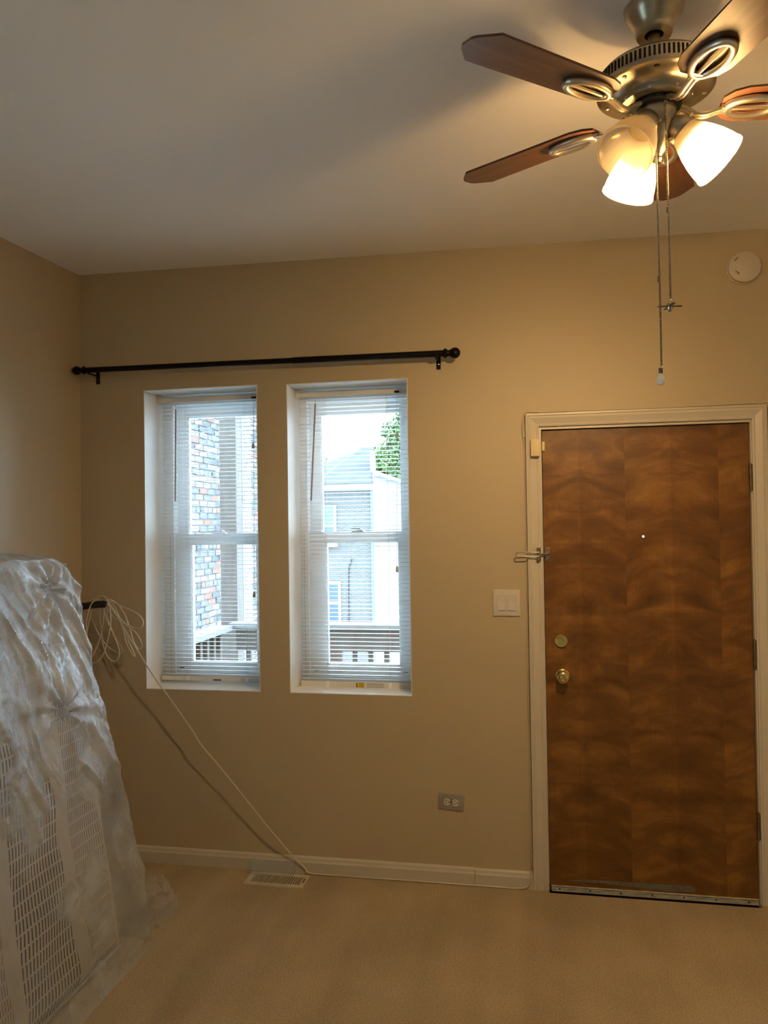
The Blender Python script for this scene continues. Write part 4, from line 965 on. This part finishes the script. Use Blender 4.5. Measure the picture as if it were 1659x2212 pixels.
# far house across the yard
HY = 24.5
cxr = ony(808, 1200, HY).x
ez = ony(750, 1050, HY).z
house = thing('brick_house', (cxr - 3, HY + 3, -4.0), 'far brick house with grey shingle roof beyond the deck rail', 'house')
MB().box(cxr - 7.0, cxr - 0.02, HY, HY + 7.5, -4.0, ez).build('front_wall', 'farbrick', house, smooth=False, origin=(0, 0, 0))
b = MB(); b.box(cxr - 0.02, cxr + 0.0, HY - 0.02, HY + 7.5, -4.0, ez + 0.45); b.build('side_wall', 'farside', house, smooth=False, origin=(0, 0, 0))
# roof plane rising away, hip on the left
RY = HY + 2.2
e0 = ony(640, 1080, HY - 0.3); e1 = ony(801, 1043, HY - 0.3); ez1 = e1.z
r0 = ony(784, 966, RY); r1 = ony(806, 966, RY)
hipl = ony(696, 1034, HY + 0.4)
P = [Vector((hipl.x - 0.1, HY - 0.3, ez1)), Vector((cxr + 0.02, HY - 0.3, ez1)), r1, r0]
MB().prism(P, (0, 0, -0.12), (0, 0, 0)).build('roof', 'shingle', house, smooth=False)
MB().prism([P[0], P[3], P[0] + Vector((-3.5, 4.0, 0)), P[0] + Vector((-3.5, 0.2, -0.4))], (0, 0, -0.12), (0, 0, 0)).build('roof', 'shingle', house, smooth=False)
g = MB().box(cxr - 7.0, cxr + 0.12, HY - 0.42, HY - 0.28, ez1 - 0.20, ez1 - 0.04).build('gutter', 'siding', house, smooth=False)
MB().box(cxr - 7.0, cxr + 0.02, HY - 0.28, HY, ez1 - 0.26, ez1 - 0.20).build('soffit', 'siding', house, smooth=False)
c0 = ony(800, 975, HY + 0.6); c1_ = ony(806, 1022, HY + 0.6)
MB().box(c0.x, c1_.x, HY + 0.5, HY + 1.1, c1_.z - 1.0, c0.z).build('chimney', 'siding', house, smooth=False)
b = MB(); b.prism([(cxr - 0.02, HY + 0.2, ez + 0.40), (cxr - 0.02, HY + 7.5, ez + 0.40), (cxr - 0.02, HY + 7.5, ez + 0.52), (cxr - 0.02, HY + 0.2, ez + 0.52)], (0, 0, 0), (0.18, 0, 0)); b.build('coping', 'siding', house, smooth=False)
MB().box(ony(803, 1200, HY).x, ony(810, 1200, HY).x, HY - 0.12, HY - 0.021, -4.0, ez1 - 0.2).build('corner_downspout', 'bluemetal', house, smooth=False)
pxs = [(757, 1222), (757, 1206), (760, 1206), (755, 1232), (754, 1345)]
def hwin(name_, tl, br_, splits):
    a = ony(*tl, HY - 0.05); c = ony(*br_, HY - 0.05); xw0 = a.x - 0.75
    f = MB().box(xw0, c.x, HY - 0.06, HY - 0.001, c.z, a.z).build('window', 'siding', house, smooth=False)
    fw = 0.10
    for (z0f, z1f, m_) in splits:
        za, zb_ = a.z + (c.z - a.z) * z0f, a.z + (c.z - a.z) * z1f
        MB().box(xw0 + fw, c.x - fw, HY - 0.075, HY - 0.061, zb_, za).build('window_pane', m_, f, smooth=False)
    MB().box(xw0 - 0.1, c.x + 0.06, HY - 0.16, HY - 0.061, c.z - 0.10, c.z + 0.04).build('window_sill', 'siding', f, smooth=False)
hwin('w', (702, 1256), (737, 1350), ((0.07, 0.46, 'farglass'), (0.52, 0.92, 'farglass')))
hwin('w', (702, 1091), (727, 1176), ((0.04, 0.50, 'aqua'), (0.56, 0.95, 'farglass')))
cb_ = [ony(px, py, HY - 0.04) for px, py in ((759, 1206), (759, 1214), (754, 1224), (753, 1260), (753.5, 1345))]
MB().tube(cb_, 0.02, 6).build('service_cable', 'dark', house)

# trees behind it
def tree(label, base, h, crown, n, seed):
    rnd = random.Random(seed); t = thing('tree', base, label, 'tree', 'trees beyond the far house'); B = Vector(base)
    MB().tube([B, B + Vector((0.1, 0, h * 0.35)), B + Vector((-0.1, 0.1, h * 0.7)), B + Vector((0, 0, h * 0.92))], [0.28, 0.2, 0.13, 0.05], 8).build('trunk', 'bark', t)
    b = MB(); blobs = []
    for (cx_, cy_, cz_2, r_) in crown: blobs.append((B + Vector((cx_, cy_, cz_2)), r_))
    for _ in range(n):
        c_, r_ = rnd.choice(blobs); d_ = Vector((rnd.gauss(0, 1), rnd.gauss(0, 1), rnd.gauss(0, 1))).normalized()
        p = c_ + d_ * r_ * (rnd.random() ** 0.45); u_ = Vector((rnd.gauss(0, 1), rnd.gauss(0, 1), rnd.gauss(0, 1))).normalized(); v_ = u_.orthogonal().normalized(); s_ = rnd.uniform(0.07, 0.16)
        b.add([p - u_ * s_, p + v_ * s_ * 0.5, p + u_ * s_, p - v_ * s_ * 0.5], [(0, 1, 2, 3)])
    o_ = bpy.data.objects.new('foliage', None); bpy.data.objects.remove(o_)
    me_ = bpy.data.meshes.new('foliage'); me_.from_pydata([tuple(v_ - B) for v_ in b.v], [], b.f); me_.update(); me_.materials.append(MT['leaf'])
    f_ = bpy.data.objects.new('foliage', me_); COL.objects.link(f_); f_.parent = t; tag(f_, kind='stuff')
tb = ony(860, 1150, 38); tree('large leafy green tree rising behind the sunlit side wall of the far house', (tb.x + 0.6, 38, -4.0), 11.0, [(-0.9, 0, 8.4, 1.3), (0.3, 0, 9.6, 1.5), (0.9, 0, 11.0, 1.2), (1.5, 0.5, 8.6, 1.7), (0.2, -0.5, 7.6, 1.4), (-1.3, 0, 9.2, 1.0), (-0.6, 0, 10.6, 0.9), (-1.6, 0, 8.0, 0.9), (0.2, 0, 11.8, 0.9)], 9000, 3)
tb = ony(700, 1150, 36); tree('small leafy green tree showing over the left slope of the grey roof', (tb.x - 0.6, 36, -4.0), 9.0, [(0.5, 0, 8.4, 0.9), (0.2, 0, 8.0, 0.8), (-0.8, 0, 8.3, 1.0), (0.8, 0, 7.6, 0.7), (-0.3, 0, 7.0, 1.0)], 3500, 5)
